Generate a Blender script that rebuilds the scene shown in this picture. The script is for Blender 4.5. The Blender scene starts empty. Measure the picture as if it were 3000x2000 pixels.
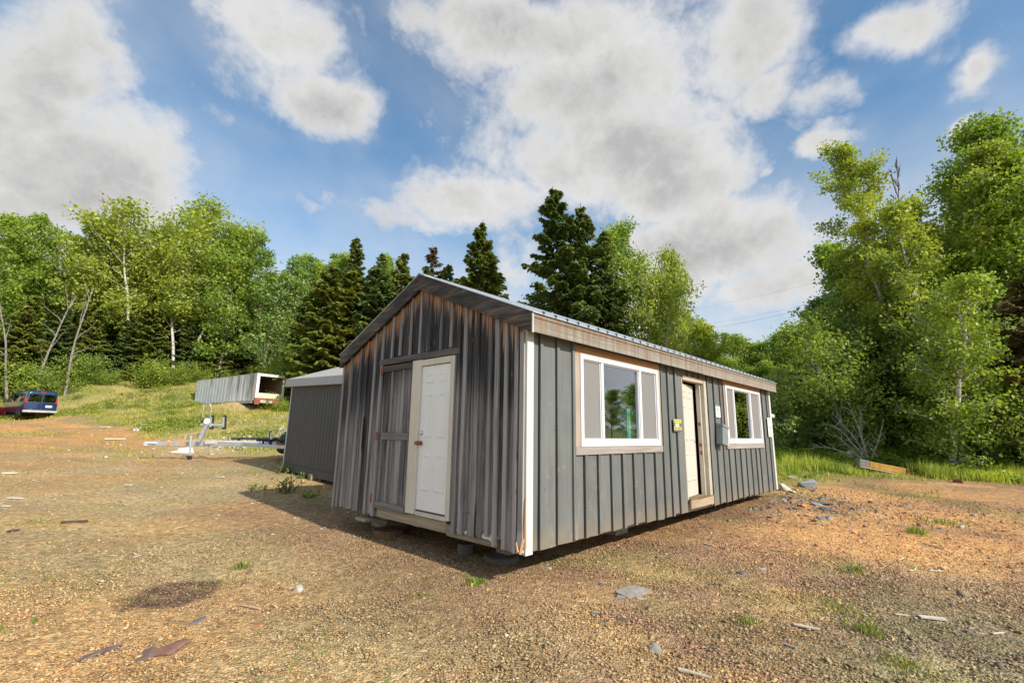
import bpy, bmesh, math, random
import numpy as np
from mathutils import Vector, Matrix, noise as mn
random.seed(7)
R_ = math.radians
SC = bpy.context.scene
COL = SC.collection

# ------------------------------------------------------------------ camera (fitted to the cabin's edges)
YAW, PIT, ROL, FPX = R_(43.951), R_(11.133), R_(.888), 1369.5
CP = np.array([-4.107, -3.722, 1.297])
Fv = np.array([math.cos(YAW)*math.cos(PIT), math.sin(YAW)*math.cos(PIT), math.sin(PIT)])
Rh = np.array([math.sin(YAW), -math.cos(YAW), 0.]); Uv = np.cross(Rh, Fv)
Fh = np.array([math.cos(YAW), math.sin(YAW), 0.])
Rr = Rh*math.cos(ROL)+Uv*math.sin(ROL); Ur = -Rh*math.sin(ROL)+Uv*math.cos(ROL)

def ray(u, v):
    d = Fv+Rr*(u-1500)/FPX-Ur*(v-1000)/FPX
    return d/np.linalg.norm(d)
def on_z(u, v, z): d = ray(u, v); return CP+d*(z-CP[2])/d[2]
def on_x(u, v, x): d = ray(u, v); return CP+d*(x-CP[0])/d[0]
def at_r(u, v, r): d = ray(u, v); return CP+d*r/math.hypot(d[0], d[1])
def cam_xy(x, d): return CP+Rh*x+Fh*d          # metres to the right / ahead of the photographer

cd = bpy.data.cameras.new('camera'); cam = bpy.data.objects.new('camera', cd); COL.objects.link(cam)
cd.sensor_width = 36; cd.lens = FPX*36/3000; cd.clip_start = .05; cd.clip_end = 5000
M = Matrix(((Rr[0], Ur[0], -Fv[0], CP[0]), (Rr[1], Ur[1], -Fv[1], CP[1]), (Rr[2], Ur[2], -Fv[2], CP[2]), (0, 0, 0, 1)))
cam.matrix_world = M
SC.camera = cam

# ------------------------------------------------------------------ tagging
def tag(o, label=None, cat=None, group=None, kind=None):
    if label: o['label'] = label
    if cat: o['category'] = cat
    if group: o['group'] = group
    if kind: o['kind'] = kind
    return o
def thing(name, label, cat, loc=(0, 0, 0), rz=0, group=None, rot=None):
    o = bpy.data.objects.new(name, None); COL.objects.link(o)
    o.location = loc; o.rotation_euler = rot if rot else (0, 0, rz); o.empty_display_size = .3
    return tag(o, label, cat, group)
def link(name, me, m=None, parent=None):
    o = bpy.data.objects.new(name, me); COL.objects.link(o)
    if m:
        me.materials.clear()
        for q in (m if isinstance(m, (list, tuple)) else [m]): me.materials.append(q)
    if parent: o.parent = parent
    return o

# ------------------------------------------------------------------ node helper
class NT:
    def __init__(s, nt): s.t = nt; s.n = nt.nodes; s.l = nt.links
    def new(s, typ, **k):
        n = s.n.new(typ)
        for a, b in k.items(): setattr(n, a, b)
        return n
    def put(s, sock, v):
        if v is None: return
        if isinstance(v, bpy.types.NodeSocket): s.l.new(v, sock)
        elif isinstance(v, bpy.types.Node): s.l.new(v.outputs[0], sock)
        else:
            if isinstance(v, (tuple, list)) and sock.type == 'RGBA' and len(v) == 3: v = (*v, 1)
            sock.default_value = v
    def math(s, op, a, b=None, c=None, clamp=False):
        n = s.new('ShaderNodeMath', operation=op); n.use_clamp = clamp
        for i, v in enumerate((a, b, c)): s.put(n.inputs[i], v)
        return n.outputs[0]
    def vmath(s, op, a, b=None, out=0):
        n = s.new('ShaderNodeVectorMath', operation=op)
        s.put(n.inputs[0], a); s.put(n.inputs[1], b)
        return n.outputs[out]
    def mix(s, f, a, b, typ='MIX'):
        n = s.new('ShaderNodeMix', data_type='RGBA', blend_type=typ); n.clamp_factor = True
        s.put(n.inputs[0], f); s.put(n.inputs[6], a); s.put(n.inputs[7], b)
        return n.outputs[2]
    def noise(s, vec, scale, detail=3, rough=.55, dist=0, out=0):
        n = s.new('ShaderNodeTexNoise'); s.put(n.inputs['Vector'], vec)
        s.put(n.inputs['Scale'], scale); s.put(n.inputs['Detail'], detail); s.put(n.inputs['Roughness'], rough); s.put(n.inputs['Distortion'], dist)
        return n.outputs[out]
    def ramp(s, f, stops, interp='LINEAR'):
        n = s.new('ShaderNodeValToRGB'); s.put(n.inputs[0], f); r = n.color_ramp; r.interpolation = interp
        while len(r.elements) < len(stops): r.elements.new(.5)
        for e, (p, c) in zip(r.elements, stops):
            e.position = p; e.color = (*c, 1) if isinstance(c, (tuple, list)) else (c, c, c, 1)
        return n.outputs[0]
    def maprange(s, v, a, b, c=0., d=1., smooth=False):
        n = s.new('ShaderNodeMapRange'); n.interpolation_type = 'SMOOTHSTEP' if smooth else 'LINEAR'
        for i, q in enumerate((v, a, b, c, d)): s.put(n.inputs[i], q)
        return n.outputs[0]
    def coord(s, out='Object'): return s.new('ShaderNodeTexCoord').outputs[out]
    def scaled(s, vec, sc): return s.vmath('MULTIPLY', vec, sc)
    def attr(s, name, out='Fac'): return s.new('ShaderNodeAttribute', attribute_name=name).outputs[out]
    def bump(s, h, strength=.3, dist=.01):
        n = s.new('ShaderNodeBump'); s.put(n.inputs['Height'], h); n.inputs['Strength'].default_value = strength; n.inputs['Distance'].default_value = dist
        return n.outputs[0]
def mat(name):
    m = bpy.data.materials.new(name); m.use_nodes = True
    t = NT(m.node_tree); b = t.n['Principled BSDF']
    return m, t, b
MC = {}
def simple(name, c, rough=.5, metal=0., var=.12, scale=8, coat=0., bump=0.):
    if name in MC: return MC[name]
    m, t, b = mat(name)
    n = t.noise(t.coord(), scale, 5, .6)
    c1 = tuple(x*(1-var) for x in c); c2 = tuple(min(1, x*(1+var)) for x in c)
    t.put(b.inputs['Base Color'], t.ramp(n, [(.3, c1), (.7, c2)]))
    b.inputs['Roughness'].default_value = rough; b.inputs['Metallic'].default_value = metal
    b.inputs['Coat Weight'].default_value = coat
    if bump: t.put(b.inputs['Normal'], t.bump(t.noise(t.coord(), scale*6, 4), bump, .01))
    MC[name] = m; return m

# ------------------------------------------------------------------ mesh builder
class MB:
    def __init__(s): s.v = []; s.f = []; s.r = []
    def poly(s, pts, rnd=None):
        k = len(s.v); s.v += [tuple(p) for p in pts]; s.f.append(tuple(range(k, k+len(pts)))); s.r.append(random.random() if rnd is None else rnd)
    def hexa(s, p, rnd=None):     # 8 corners: bottom ring then top ring, both counter-clockwise seen from above
        k = len(s.v); s.v += [tuple(q) for q in p]; rnd = random.random() if rnd is None else rnd
        for f in ((3, 2, 1, 0), (4, 5, 6, 7), (0, 1, 5, 4), (1, 2, 6, 5), (2, 3, 7, 6), (3, 0, 4, 7)):
            s.f.append(tuple(k+i for i in f)); s.r.append(rnd)
        return s
    def box(s, x0, x1, y0, y1, z0, z1, rnd=None):
        return s.hexa([(x0, y0, z0), (x1, y0, z0), (x1, y1, z0), (x0, y1, z0), (x0, y0, z1), (x1, y0, z1), (x1, y1, z1), (x0, y1, z1)], rnd)
    def bar(s, a, b, w, h, up=(0, 0, 1), rnd=None):   # rectangular bar from a to b
        a = Vector(a); b = Vector(b); d = (b-a).normalized(); up = Vector(up)
        x = d.cross(up); x = x.normalized() if x.length > 1e-4 else Vector((1, 0, 0)); y = x.cross(d).normalized()
        p = []
        for q in (a, b): p += [q-x*w/2-y*h/2, q+x*w/2-y*h/2, q+x*w/2+y*h/2, q-x*w/2+y*h/2]
        return s.hexa(p, rnd)
    def tube(s, pts, rad, n=8, cap=True, rnd=None):
        pts = [Vector(p) for p in pts]; rnd = random.random() if rnd is None else rnd
        if not isinstance(rad, (list, tuple)): rad = [rad]*len(pts)
        k0 = len(s.v); ref = Vector((0, 0, 1))
        for i, p in enumerate(pts):
            d = (pts[min(i+1, len(pts)-1)]-pts[max(i-1, 0)]).normalized()
            if abs(d.dot(ref)) > .95: ref = Vector((1, 0, 0))
            x = d.cross(ref).normalized(); y = d.cross(x).normalized(); ref = y if False else ref
            for j in range(n):
                a = 2*math.pi*j/n; s.v.append(tuple(p+(x*math.cos(a)+y*math.sin(a))*rad[i]))
        for i in range(len(pts)-1):
            for j in range(n):
                a = k0+i*n+j; b = k0+i*n+(j+1) % n
                s.f.append((a, b, b+n, a+n)); s.r.append(rnd)
        if cap:
            s.f.append(tuple(k0+j for j in range(n))[::-1]); s.f.append(tuple(k0+(len(pts)-1)*n+j for j in range(n))); s.r += [rnd, rnd]
        return s
    def lathe(s, c, axis, prof, n=16, rnd=.5):  # prof: (along, radius)
        c = Vector(c); ax = Vector(axis).normalized(); x = ax.orthogonal().normalized(); y = ax.cross(x); k0 = len(s.v)
        for (h, r) in prof:
            for j in range(n):
                a = 2*math.pi*j/n; s.v.append(tuple(c+ax*h+(x*math.cos(a)+y*math.sin(a))*r))
        for i in range(len(prof)-1):
            for j in range(n):
                a = k0+i*n+j; b = k0+i*n+(j+1) % n
                s.f.append((a, b, b+n, a+n)); s.r.append(rnd)
        s.f.append(tuple(k0+j for j in range(n))[::-1]); s.f.append(tuple(k0+(len(prof)-1)*n+j for j in range(n))); s.r += [rnd, rnd]
        return s
    def build(s, name, m=None, parent=None, bevel=0, smooth=False, label=None):
        me = bpy.data.meshes.new(name); me.from_pydata(s.v, [], s.f)
        a = me.attributes.new('rnd', 'FLOAT', 'FACE'); a.data.foreach_set('value', np.array(s.r, dtype=np.float32))
        bm = bmesh.new(); bm.from_mesh(me); bmesh.ops.recalc_face_normals(bm, faces=bm.faces); bm.to_mesh(me); bm.free()
        if smooth: me.polygons.foreach_set('use_smooth', [True]*len(me.polygons))
        o = link(name, me, m, parent)
        if bevel:
            q = o.modifiers.new('bevel', 'BEVEL'); q.width = bevel; q.segments = 2; q.limit_method = 'ANGLE'
        if label: o['label'] = label
        return o

def np_mesh(name, V, F, attrs=None, smooth=False):
    """V (n,3); F (m,3) or (m,4)"""
    me = bpy.data.meshes.new(name); m, k = F.shape
    me.vertices.add(len(V)); me.vertices.foreach_set('co', V.astype(np.float32).ravel())
    me.loops.add(m*k); me.loops.foreach_set('vertex_index', F.astype(np.int32).ravel())
    me.polygons.add(m); me.polygons.foreach_set('loop_start', np.arange(0, m*k, k, dtype=np.int32))
    try: me.polygons.foreach_set('loop_total', np.full(m, k, dtype=np.int32))
    except Exception: pass
    for nm, (typ, dom, arr) in (attrs or {}).items():
        a = me.attributes.new(nm, typ, dom)
        a.data.foreach_set('color' if 'COLOR' in typ else 'value', arr.astype(np.float32).ravel())
    me.update(calc_edges=True); me.validate()
    if smooth: me.polygons.foreach_set('use_smooth', np.ones(m, dtype=bool))
    return me

# ------------------------------------------------------------------ terrain
AZ = np.array([-180, -90, -60, -47, -40, -33, -25, -12, 0, 12, 30, 47, 70, 180.])
RR = np.array([0, 6, 12, 17, 21.5, 25, 30, 38, 45, 52, 56, 60, 68, 75, 110, 200, 700.])
ZT = np.array([
 [-.3, -.3, -.3, -.3, -.3, -.3, -.3, -.3, -.3, -.3, -.3, -.3, -.3, -.2, 0, 1, 3],
 [-.3, -.3, -.3, -.3, -.2, -.1, 0, .2, .4, .8, 1, 1.4, 2.5, 3, 4, 6, 8],
 [-.3, -.3, -.3, -.2, .0, .15, .45, 1.0, 1.45, 1.6, 1.62, 1.8, 5.4, 6.8, 9, 12, 14],
 [-.3, -.3, -.3, -.2, .0, .15, .45, 1.0, 1.45, 1.6, 1.62, 2.5, 6.1, 7.0, 10, 14, 16],
 [-.3, -.3, -.3, -.18, .05, .18, .45, .95, 1.45, 2.4, 3.3, 4.8, 7.2, 8.2, 12, 16, 20],
 [-.35, -.34, -.28, -.12, .14, .3, .6, 1.5, 2.5, 3.35, 3.8, 5.6, 8.0, 9.2, 13, 18, 24],
 [-.38, -.36, -.24, .0, .18, .4, .95, 2.0, 2.8, 3.7, 5.0, 6.6, 8.0, 9.2, 13, 18, 24],
 [-.40, -.39, -.3, -.08, .1, .3, .6, 1.5, 2.4, 3.4, 4, 4.8, 6, 7.5, 11, 15, 20],
 [-.40, -.40, -.34, -.18, 0, .1, .25, .8, 1.4, 2.0, 2.4, 2.8, 4, 5, 8, 12, 16],
 [-.40, -.40, -.33, -.18, 0, .05, .1, .3, .5, .8, 1, 1.1, 1.5, 2, 4, 9, 14],
 [-.40, -.40, -.25, -.12, -.05, 0, .05, .15, .3, .5, .6, .7, .9, 1.2, 3, 8, 12],
 [-.40, -.40, -.3, -.2, -.1, -.05, .05, .2, .35, .5, .6, .7, 1, 1.2, 3, 7, 10],
 [-.3, -.3, -.25, -.2, -.15, -.1, 0, .1, .2, .3, .4, .5, .6, .7, 1, 4, 6],
 [-.3, -.3, -.3, -.3, -.3, -.3, -.3, -.3, -.3, -.3, -.3, -.3, -.3, -.2, 0, 1, 3]])
MD = at_r(705, 1180, 48.5)
def polar(x, y):
    dx = x-CP[0]; dy = y-CP[1]
    f = dx*Fh[0]+dy*Fh[1]; r = dx*Rh[0]+dy*Rh[1]
    return np.degrees(np.arctan2(r, f)), np.hypot(dx, dy)
def sm(t): return t*t*(3-2*t)
def ground_z(x, y):
    x = np.asarray(x, float); y = np.asarray(y, float)
    az, r = polar(x, y)
    i = np.clip(np.searchsorted(AZ, az)-1, 0, len(AZ)-2); ti = sm(np.clip((az-AZ[i])/(AZ[i+1]-AZ[i]), 0, 1))
    j = np.clip(np.searchsorted(RR, r)-1, 0, len(RR)-2); tj = np.clip((r-RR[j])/(RR[j+1]-RR[j]), 0, 1)
    z = (ZT[i, j]*(1-ti)+ZT[i+1, j]*ti)*(1-tj)+(ZT[i, j+1]*(1-ti)+ZT[i+1, j+1]*ti)*tj
    far = np.clip((r-14)/30, 0, 1)
    z = z+(np.sin(x*.9+1.3)*np.sin(y*.77+.4)*.012+np.sin(x*2.3+y*1.1)*.006)*np.clip(r/4, 0, 1)
    z = z+.75*np.exp(-((x-MD[0])**2+(y-MD[1])**2)/2.2**2)
    z = z+far*(np.sin(x*.31+y*.17)*.12+np.sin(x*.7-y*.53+1)*.06+np.sin(x*1.7+y*1.3)*.03)*np.clip((85-r)/40, 0, 1)
    return z
def gz(x, y): return float(ground_z(x, y))
def vnoise(x, y, s, seed=0):      # smooth value noise
    x = np.asarray(x)/s+seed*17.3; y = np.asarray(y)/s+seed*9.1
    xi = np.floor(x).astype(int); yi = np.floor(y).astype(int); fx = sm(x-xi); fy = sm(y-yi)
    def h(a, b):
        n = np.sin(a*127.1+b*311.7+seed*74.7)*43758.5453
        return n-np.floor(n)
    return (h(xi, yi)*(1-fx)+h(xi+1, yi)*fx)*(1-fy)+(h(xi, yi+1)*(1-fx)+h(xi+1, yi+1)*fx)*fy
def fbm(x, y, s, seed=0, o=4):
    a = 0; w = 1; t = 0
    for k in range(o): a = a+w*vnoise(x, y, s/2**k, seed+k); t += w; w *= .5
    return a/t
def step(a, b, v): return sm(np.clip((v-a)/(b-a), 0, 1))
def greenness(x, y):
    az, r = polar(x, y)
    r0 = np.interp(az, [-180, -60, -47, -43, -40, -36, -33, -30, -25, -15, 0, 20, 27, 30, 36, 47, 70, 180], [40, 50, 53, 50, 44, 33, 31, 25, 20, 17, 15, 16, 16, 17, 21, 23, 23, 40])
    n = fbm(x, y, 3.5, 3)
    g = step(-2.5, 2.5, (r-r0)+(n-.5)*9)
    bare = step(.56, .66, fbm(x, y, 5, 8))*step(0, 1, -az-10)*(1-step(48, 54, r))*.85
    st = np.exp(-((az+27)/7.)**4)*np.exp(-((r-33)/8.)**4); bare = np.maximum(bare, st*step(.38, .6, fbm(x, y, 1.8, 9))*.8)
    g = g*(1-bare)
    # thin green films on the yard
    thin = step(.60, .72, fbm(x, y, 2.2, 21))*.35+step(.66, .74, fbm(x, y, .7, 31))*.3*step(10, 30, az)
    g = g*(1-.8*np.exp(-((x-MD[0])**2+(y-MD[1])**2)/2.2**2))
    return np.clip(np.maximum(g, thin), 0, 1)
def ground_colour(x, y):
    az, r = polar(x, y)
    n1 = fbm(x, y, 2.5, 5)[..., None]; n2 = fbm(x, y, 1.1, 11)[..., None]; n3 = fbm(x, y, 6, 15)[..., None]
    A = np.array([.37, .275, .135]); B = np.array([.405, .262, .12]); C = np.array([.33, .20, .12]); D = np.array([.235, .205, .12]); E = np.array([.54, .30, .125]); T = np.array([.42, .33, .17])
    c = A*(1-step(.42, .62, n1))+B*step(.42, .62, n1)
    w = (step(3, 12, az)*step(.3, .6, n3*.6+.2))[..., None] if False else step(0, 14, az)[..., None]
    c = c*(1-w)+(C*(1-step(.5, .7, n2))+B*step(.5, .7, n2))*w
    # paler trodden grit near the photographer
    w = (np.exp(-((az-2)/17.)**2)*np.exp(-((r-2.6)/1.5)**2))[..., None]*step(.3, .6, n2)
    c = c*(1-w*.9)+T*w*.9
    # bright orange spread on the right, grey-green beyond it
    xr = (az-38)/14.; yr = (r-14)/6.5
    w = (np.exp(-(xr**2+yr**2)**1.5))[..., None]*step(.3, .55, n1*.6+n2*.4)
    c = c*(1-w)+E*w
    w = (step(24, 36, az)*step(8.2, 6.0, -(-r)) if False else step(26, 38, az)*(1-step(6.2, 9.5, r)))[..., None]*.85
    c = c*(1-w)+(D*(.75+.5*n2))*w
    # orange earth far left
    w = (step(24, 30, r)*(1-step(48, 60, r))*step(15, 25, -az))[..., None]*step(.35, .6, n2)
    c = c*(1-w*.9)+np.array([.5, .27, .1])*w*.9
    w = (step(8, 16, r)*(1-step(19, 26, r))*step(15, 25, -az))[..., None]*.5*step(.45, .6, n3)
    c = c*(1-w)+np.array([.42, .33, .19])*w
    w = (np.exp(-((az+27)/8.)**4)*np.exp(-((r-33)/9.)**4))[..., None]*.8
    c = c*(1-w)+np.array([.50, .41, .22])*w
    # burnt patch
    dx = x+2.78; dy = y-2.26
    e = np.sqrt((dx*.694-dy*.72)**2/.42**2+(dx*.72+dy*.694)**2/.55**2)+(fbm(x, y, .25, 44)-.5)*.45
    w = (1-step(.75, 1.05, e))[..., None]*(.62+.33*step(.35, .6, fbm(x, y, .12, 47)))[..., None]
    c = c*(1-w)+np.array([.10, .06, .04])*w
    w = (step(-1.9, -.6, x)*(1-step(9.5, 11, x))*step(-.9, -.1, y)*(1-step(6, 9, y)))[..., None]*.75  # browner dirt round the cabin, darkened to deepen its shadow on the ground
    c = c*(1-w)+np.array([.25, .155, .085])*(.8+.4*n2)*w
    md = np.exp(-((x-MD[0])**2+(y-MD[1])**2)/2.0**2)[..., None]*.9
    # green
    g = greenness(x, y)[..., None]
    G = np.array([.17, .205, .045])*(.7+.6*n2)
    dry = np.array([.42, .34, .15])
    dw = (.3+.5*step(-10, 10, -az)[..., None])*step(.38, .62, n1); G = G*(1-dw)+dry*dw
    c = c*(1-g*.85)+G*g*.85
    c = c*(1-md)+np.array([.46, .36, .2])*md
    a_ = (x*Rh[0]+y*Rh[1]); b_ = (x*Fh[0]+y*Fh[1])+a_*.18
    stq = fbm(a_*.16, b_*.9, 1., 77, 3)[..., None]; streak_tint = np.array([1.06, 1.0, .9])
    c = c*(1-.55*step(.45, .65, stq)*(1-g))+c*streak_tint*1.16*.55*step(.45, .65, stq)*(1-g)  # soft paler, warmer bands in the bare soil
    return c*(.84+.32*n2)*1.2

def build_ground():
    na = 900
    az = np.concatenate([np.linspace(-56, 56, na), np.linspace(56, 304, 90)[1:-1]])
    az = np.radians(az); na = len(az)
    r = np.concatenate([[.02], np.geomspace(.6, 85, 330), np.geomspace(88, 900, 26)])
    A, Rg = np.meshgrid(az, r)
    X = CP[0]+Rg*(np.cos(A)*Fh[0]+np.sin(A)*Rh[0]); Y = CP[1]+Rg*(np.cos(A)*Fh[1]+np.sin(A)*Rh[1])
    Z = ground_z(X, Y)
    near = np.clip(1-Rg/30, 0, 1)
    Z = Z+(fbm(X, Y, .12, 61, 2)-.5)*.022*near+(fbm(X, Y, .5, 62, 2)-.5)*.03*near
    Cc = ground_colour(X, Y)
    g = greenness(X, Y)
    V = np.stack([X, Y, Z], -1).reshape(-1, 3); nr = len(r)
    i, j = np.meshgrid(np.arange(nr-1), np.arange(na), indexing='ij'); j2 = (j+1) % na
    F = np.stack([i*na+j, (i+1)*na+j, (i+1)*na+j2, i*na+j2], -1).reshape(-1, 4)[:, ::-1]
    rgba = np.concatenate([Cc.reshape(-1, 3), np.ones((nr*na, 1))], 1)
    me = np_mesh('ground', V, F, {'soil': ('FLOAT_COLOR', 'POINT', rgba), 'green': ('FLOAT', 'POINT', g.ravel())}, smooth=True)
    m, t, b = mat('soil and grit')
    co = t.coord()
    soil = t.attr('soil', 'Color'); gr = t.attr('green', 'Fac')
    v1 = t.new('ShaderNodeTexVoronoi'); t.put(v1.inputs['Vector'], co); v1.inputs['Scale'].default_value = 46
    v2 = t.new('ShaderNodeTexVoronoi'); t.put(v2.inputs['Vector'], co); v2.inputs['Scale'].default_value = 17
    s1 = t.new('ShaderNodeSeparateColor'); t.put(s1.inputs[0], v1.outputs['Color'])
    s2 = t.new('ShaderNodeSeparateColor'); t.put(s2.inputs[0], v2.outputs['Color'])
    k1 = t.ramp(s1.outputs[0], [(0, .52), (.2, .8), (.5, 1.0), (.86, 1.12), (1, 1.4)])
    k2 = t.ramp(s2.outputs[1], [(0, .72), (.5, 1.0), (.93, 1.1), (1, 1.6)])
    hue = t.ramp(s1.outputs[2], [(0, (1.15, .9, .75)), (.5, (1, 1, 1)), (1, (.9, 1.05, 1.2))])
    c = t.mix(1., soil, k1, 'MULTIPLY'); c = t.mix(1., c, k2, 'MULTIPLY'); c = t.mix(.8, c, hue, 'MULTIPLY')
    n = t.noise(co, 9, 6, .7); c = t.mix(1., c, t.ramp(n, [(.3, .72), (.5, 1.), (.7, 1.25)]), 'MULTIPLY')
    t.put(b.inputs['Base Color'], c); b.inputs['Roughness'].default_value = .95; b.inputs['Specular IOR Level'].default_value = .15
    h = t.math('ADD', t.math('MULTIPLY', v1.outputs['Distance'], -1.), t.math('MULTIPLY', n, .6))
    t.put(b.inputs['Normal'], t.bump(h, .8, .018))
    o = link('ground', me, m); tag(o, kind='structure'); return o
build_ground()

# ------------------------------------------------------------------ foliage machinery
def leaf_mat(name, c, c2, transl=.3, hueshift=.12):
    if name in MC: return MC[name]
    m, t, b = mat(name)
    tint = t.attr('tint', 'Fac'); oi = t.new('ShaderNodeObjectInfo')
    base = t.mix(tint, c, c2)
    n = t.noise(t.coord(), .55, 3, .6)
    base = t.mix(1., base, t.ramp(n, [(.32, (.62, .68, .72)), (.68, (1.3, 1.2, 1.0))]), 'MULTIPLY')
    base = t.mix(1., base, t.ramp(oi.outputs['Random'], [(0, (1-hueshift, .95, 1)), (1, (1+hueshift, 1.05, .9))]), 'MULTIPLY')
    t.put(b.inputs['Base Color'], base); b.inputs['Roughness'].default_value = .45; b.inputs['Specular IOR Level'].default_value = .35
    tr = t.new('ShaderNodeBsdfTranslucent'); t.put(tr.inputs[0], t.mix(1., base, (1.5, 1.5, .6), 'MULTIPLY'))
    ms = t.new('ShaderNodeMixShader'); ms.inputs[0].default_value = transl
    t.l.new(b.outputs[0], ms.inputs[1]); t.l.new(tr.outputs[0], ms.inputs[2])
    t.l.new(ms.outputs[0], t.n['Material Output'].inputs[0])
    MC[name] = m; return m
LM = {
 'birch': leaf_mat('birch leaves', (.24, .32, .05), (.48, .54, .13), .42, .08),
 'poplar': leaf_mat('poplar leaves', (.19, .285, .055), (.39, .49, .125), .42, .08),
 'maple': leaf_mat('maple leaves', (.17, .27, .05), (.36, .48, .105), .42, .08),
 'pale': leaf_mat('pale leaves', (.18, .29, .08), (.34, .46, .16), .35),
 'dark': leaf_mat('dark needles', (.07, .11, .042), (.21, .28, .09), .2),
 'olive': leaf_mat('olive needles', (.10, .135, .03), (.25, .29, .065), .2),
 'shrub': leaf_mat('shrub leaves', (.19, .28, .05), (.40, .49, .11), .42),
 'fern': leaf_mat('fern fronds', (.26, .36, .045), (.46, .55, .11), .4),
 'brown': leaf_mat('dry needles', (.14, .11, .06), (.26, .21, .12), .1),
}
def bark(name, c, c2, sc=14, stripes=False):
    if name in MC: return MC[name]
    m, t, b = mat(name)
    co = t.coord(); s = t.scaled(co, (sc, sc, 3. if not stripes else 26.))
    n = t.noise(s, 1, 5, .65)
    t.put(b.inputs['Base Color'], t.ramp(n, [(.38, c), (.56, c2)])); b.inputs['Roughness'].default_value = .85
    t.put(b.inputs['Normal'], t.bump(n, .5, .02)); MC[name] = m; return m
BK = {'white': bark('white birch bark', (.16, .13, .11), (.72, .68, .62), 5, True), 'grey': bark('grey bark', (.10, .085, .07), (.30, .27, .23)),
      'brown': bark('brown bark', (.07, .05, .035), (.19, .14, .10)), 'bare': bark('bleached twig bark', (.26, .23, .20), (.5, .46, .42))}

def tube_np(pts, rad, k=6):
    """returns V, F for one tapered tube"""
    pts = np.asarray(pts, float); n = len(pts)
    d = np.gradient(pts, axis=0); d /= np.linalg.norm(d, axis=1)[:, None]+1e-9
    ref = np.where(np.abs(d[:, 2:3]) > .9, np.array([[1., 0, 0]]), np.array([[0, 0, 1.]]))
    x = np.cross(d, ref); x /= np.linalg.norm(x, axis=1)[:, None]+1e-9; y = np.cross(d, x)
    a = np.linspace(0, 2*np.pi, k, endpoint=False)
    V = pts[:, None]+(x[:, None]*np.cos(a)[None, :, None]+y[:, None]*np.sin(a)[None, :, None])*np.asarray(rad)[:, None, None]
    i, j = np.meshgrid(np.arange(n-1), np.arange(k), indexing='ij'); j2 = (j+1) % k
    return V.reshape(-1, 3), np.stack([i*k+j, i*k+j2, (i+1)*k+j2, (i+1)*k+j], -1).reshape(-1, 4)
class Wood:
    def __init__(s): s.V = []; s.F = []; s.n = 0
    def add(s, pts, rad, k=6):
        v, f = tube_np(pts, rad, k); s.V.append(v); s.F.append(f+s.n); s.n += len(v)
    def mesh(s, name): return np_mesh(name, np.concatenate(s.V), np.concatenate(s.F), smooth=True)
def leaves_mesh(name, C, size, rng, up=.35, aspect=.62, dirs=None, tint=None, droop=0):
    """each leaf a diamond of two triangles folded along its midrib (one quad)"""
    n = len(C)
    if dirs is None:
        dirs = rng.normal(size=(n, 3)); dirs[:, 2] -= droop
    dirs = dirs/(np.linalg.norm(dirs, axis=1)[:, None]+1e-9)
    nn = rng.normal(size=(n, 3)); nn[:, 2] = np.abs(nn[:, 2])+up
    side = np.cross(dirs, nn); side /= np.linalg.norm(side, axis=1)[:, None]+1e-9
    s = (size*rng.uniform(.6, 1.3, n))[:, None]
    a = C-dirs*s*.5; c = C+dirs*s*.5; mid = C-dirs*s*.08
    b = mid+side*s*.5*aspect; d = mid-side*s*.5*aspect
    up_ = np.cross(side, dirs); b += up_*s*.1; d += up_*s*.1
    V = np.stack([a, b, c, d], 1).reshape(-1, 3); F = np.arange(4*n).reshape(n, 4)
    if tint is None: tint = rng.uniform(0, 1, n)
    return np_mesh(name, V, F, {'tint': ('FLOAT', 'FACE', np.clip(tint, 0, 1))})

def curve_pts(p0, d0, L, rng, n=6, lift=.0, wob=.12):
    p = np.array(p0, float); d = np.array(d0, float); d /= np.linalg.norm(d); out = [p.copy()]
    for k in range(n):
        d = d+rng.normal(size=3)*wob+np.array([0, 0, lift]); d /= np.linalg.norm(d)
        p = p+d*L/n; out.append(p.copy())
    return np.array(out)

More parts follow.
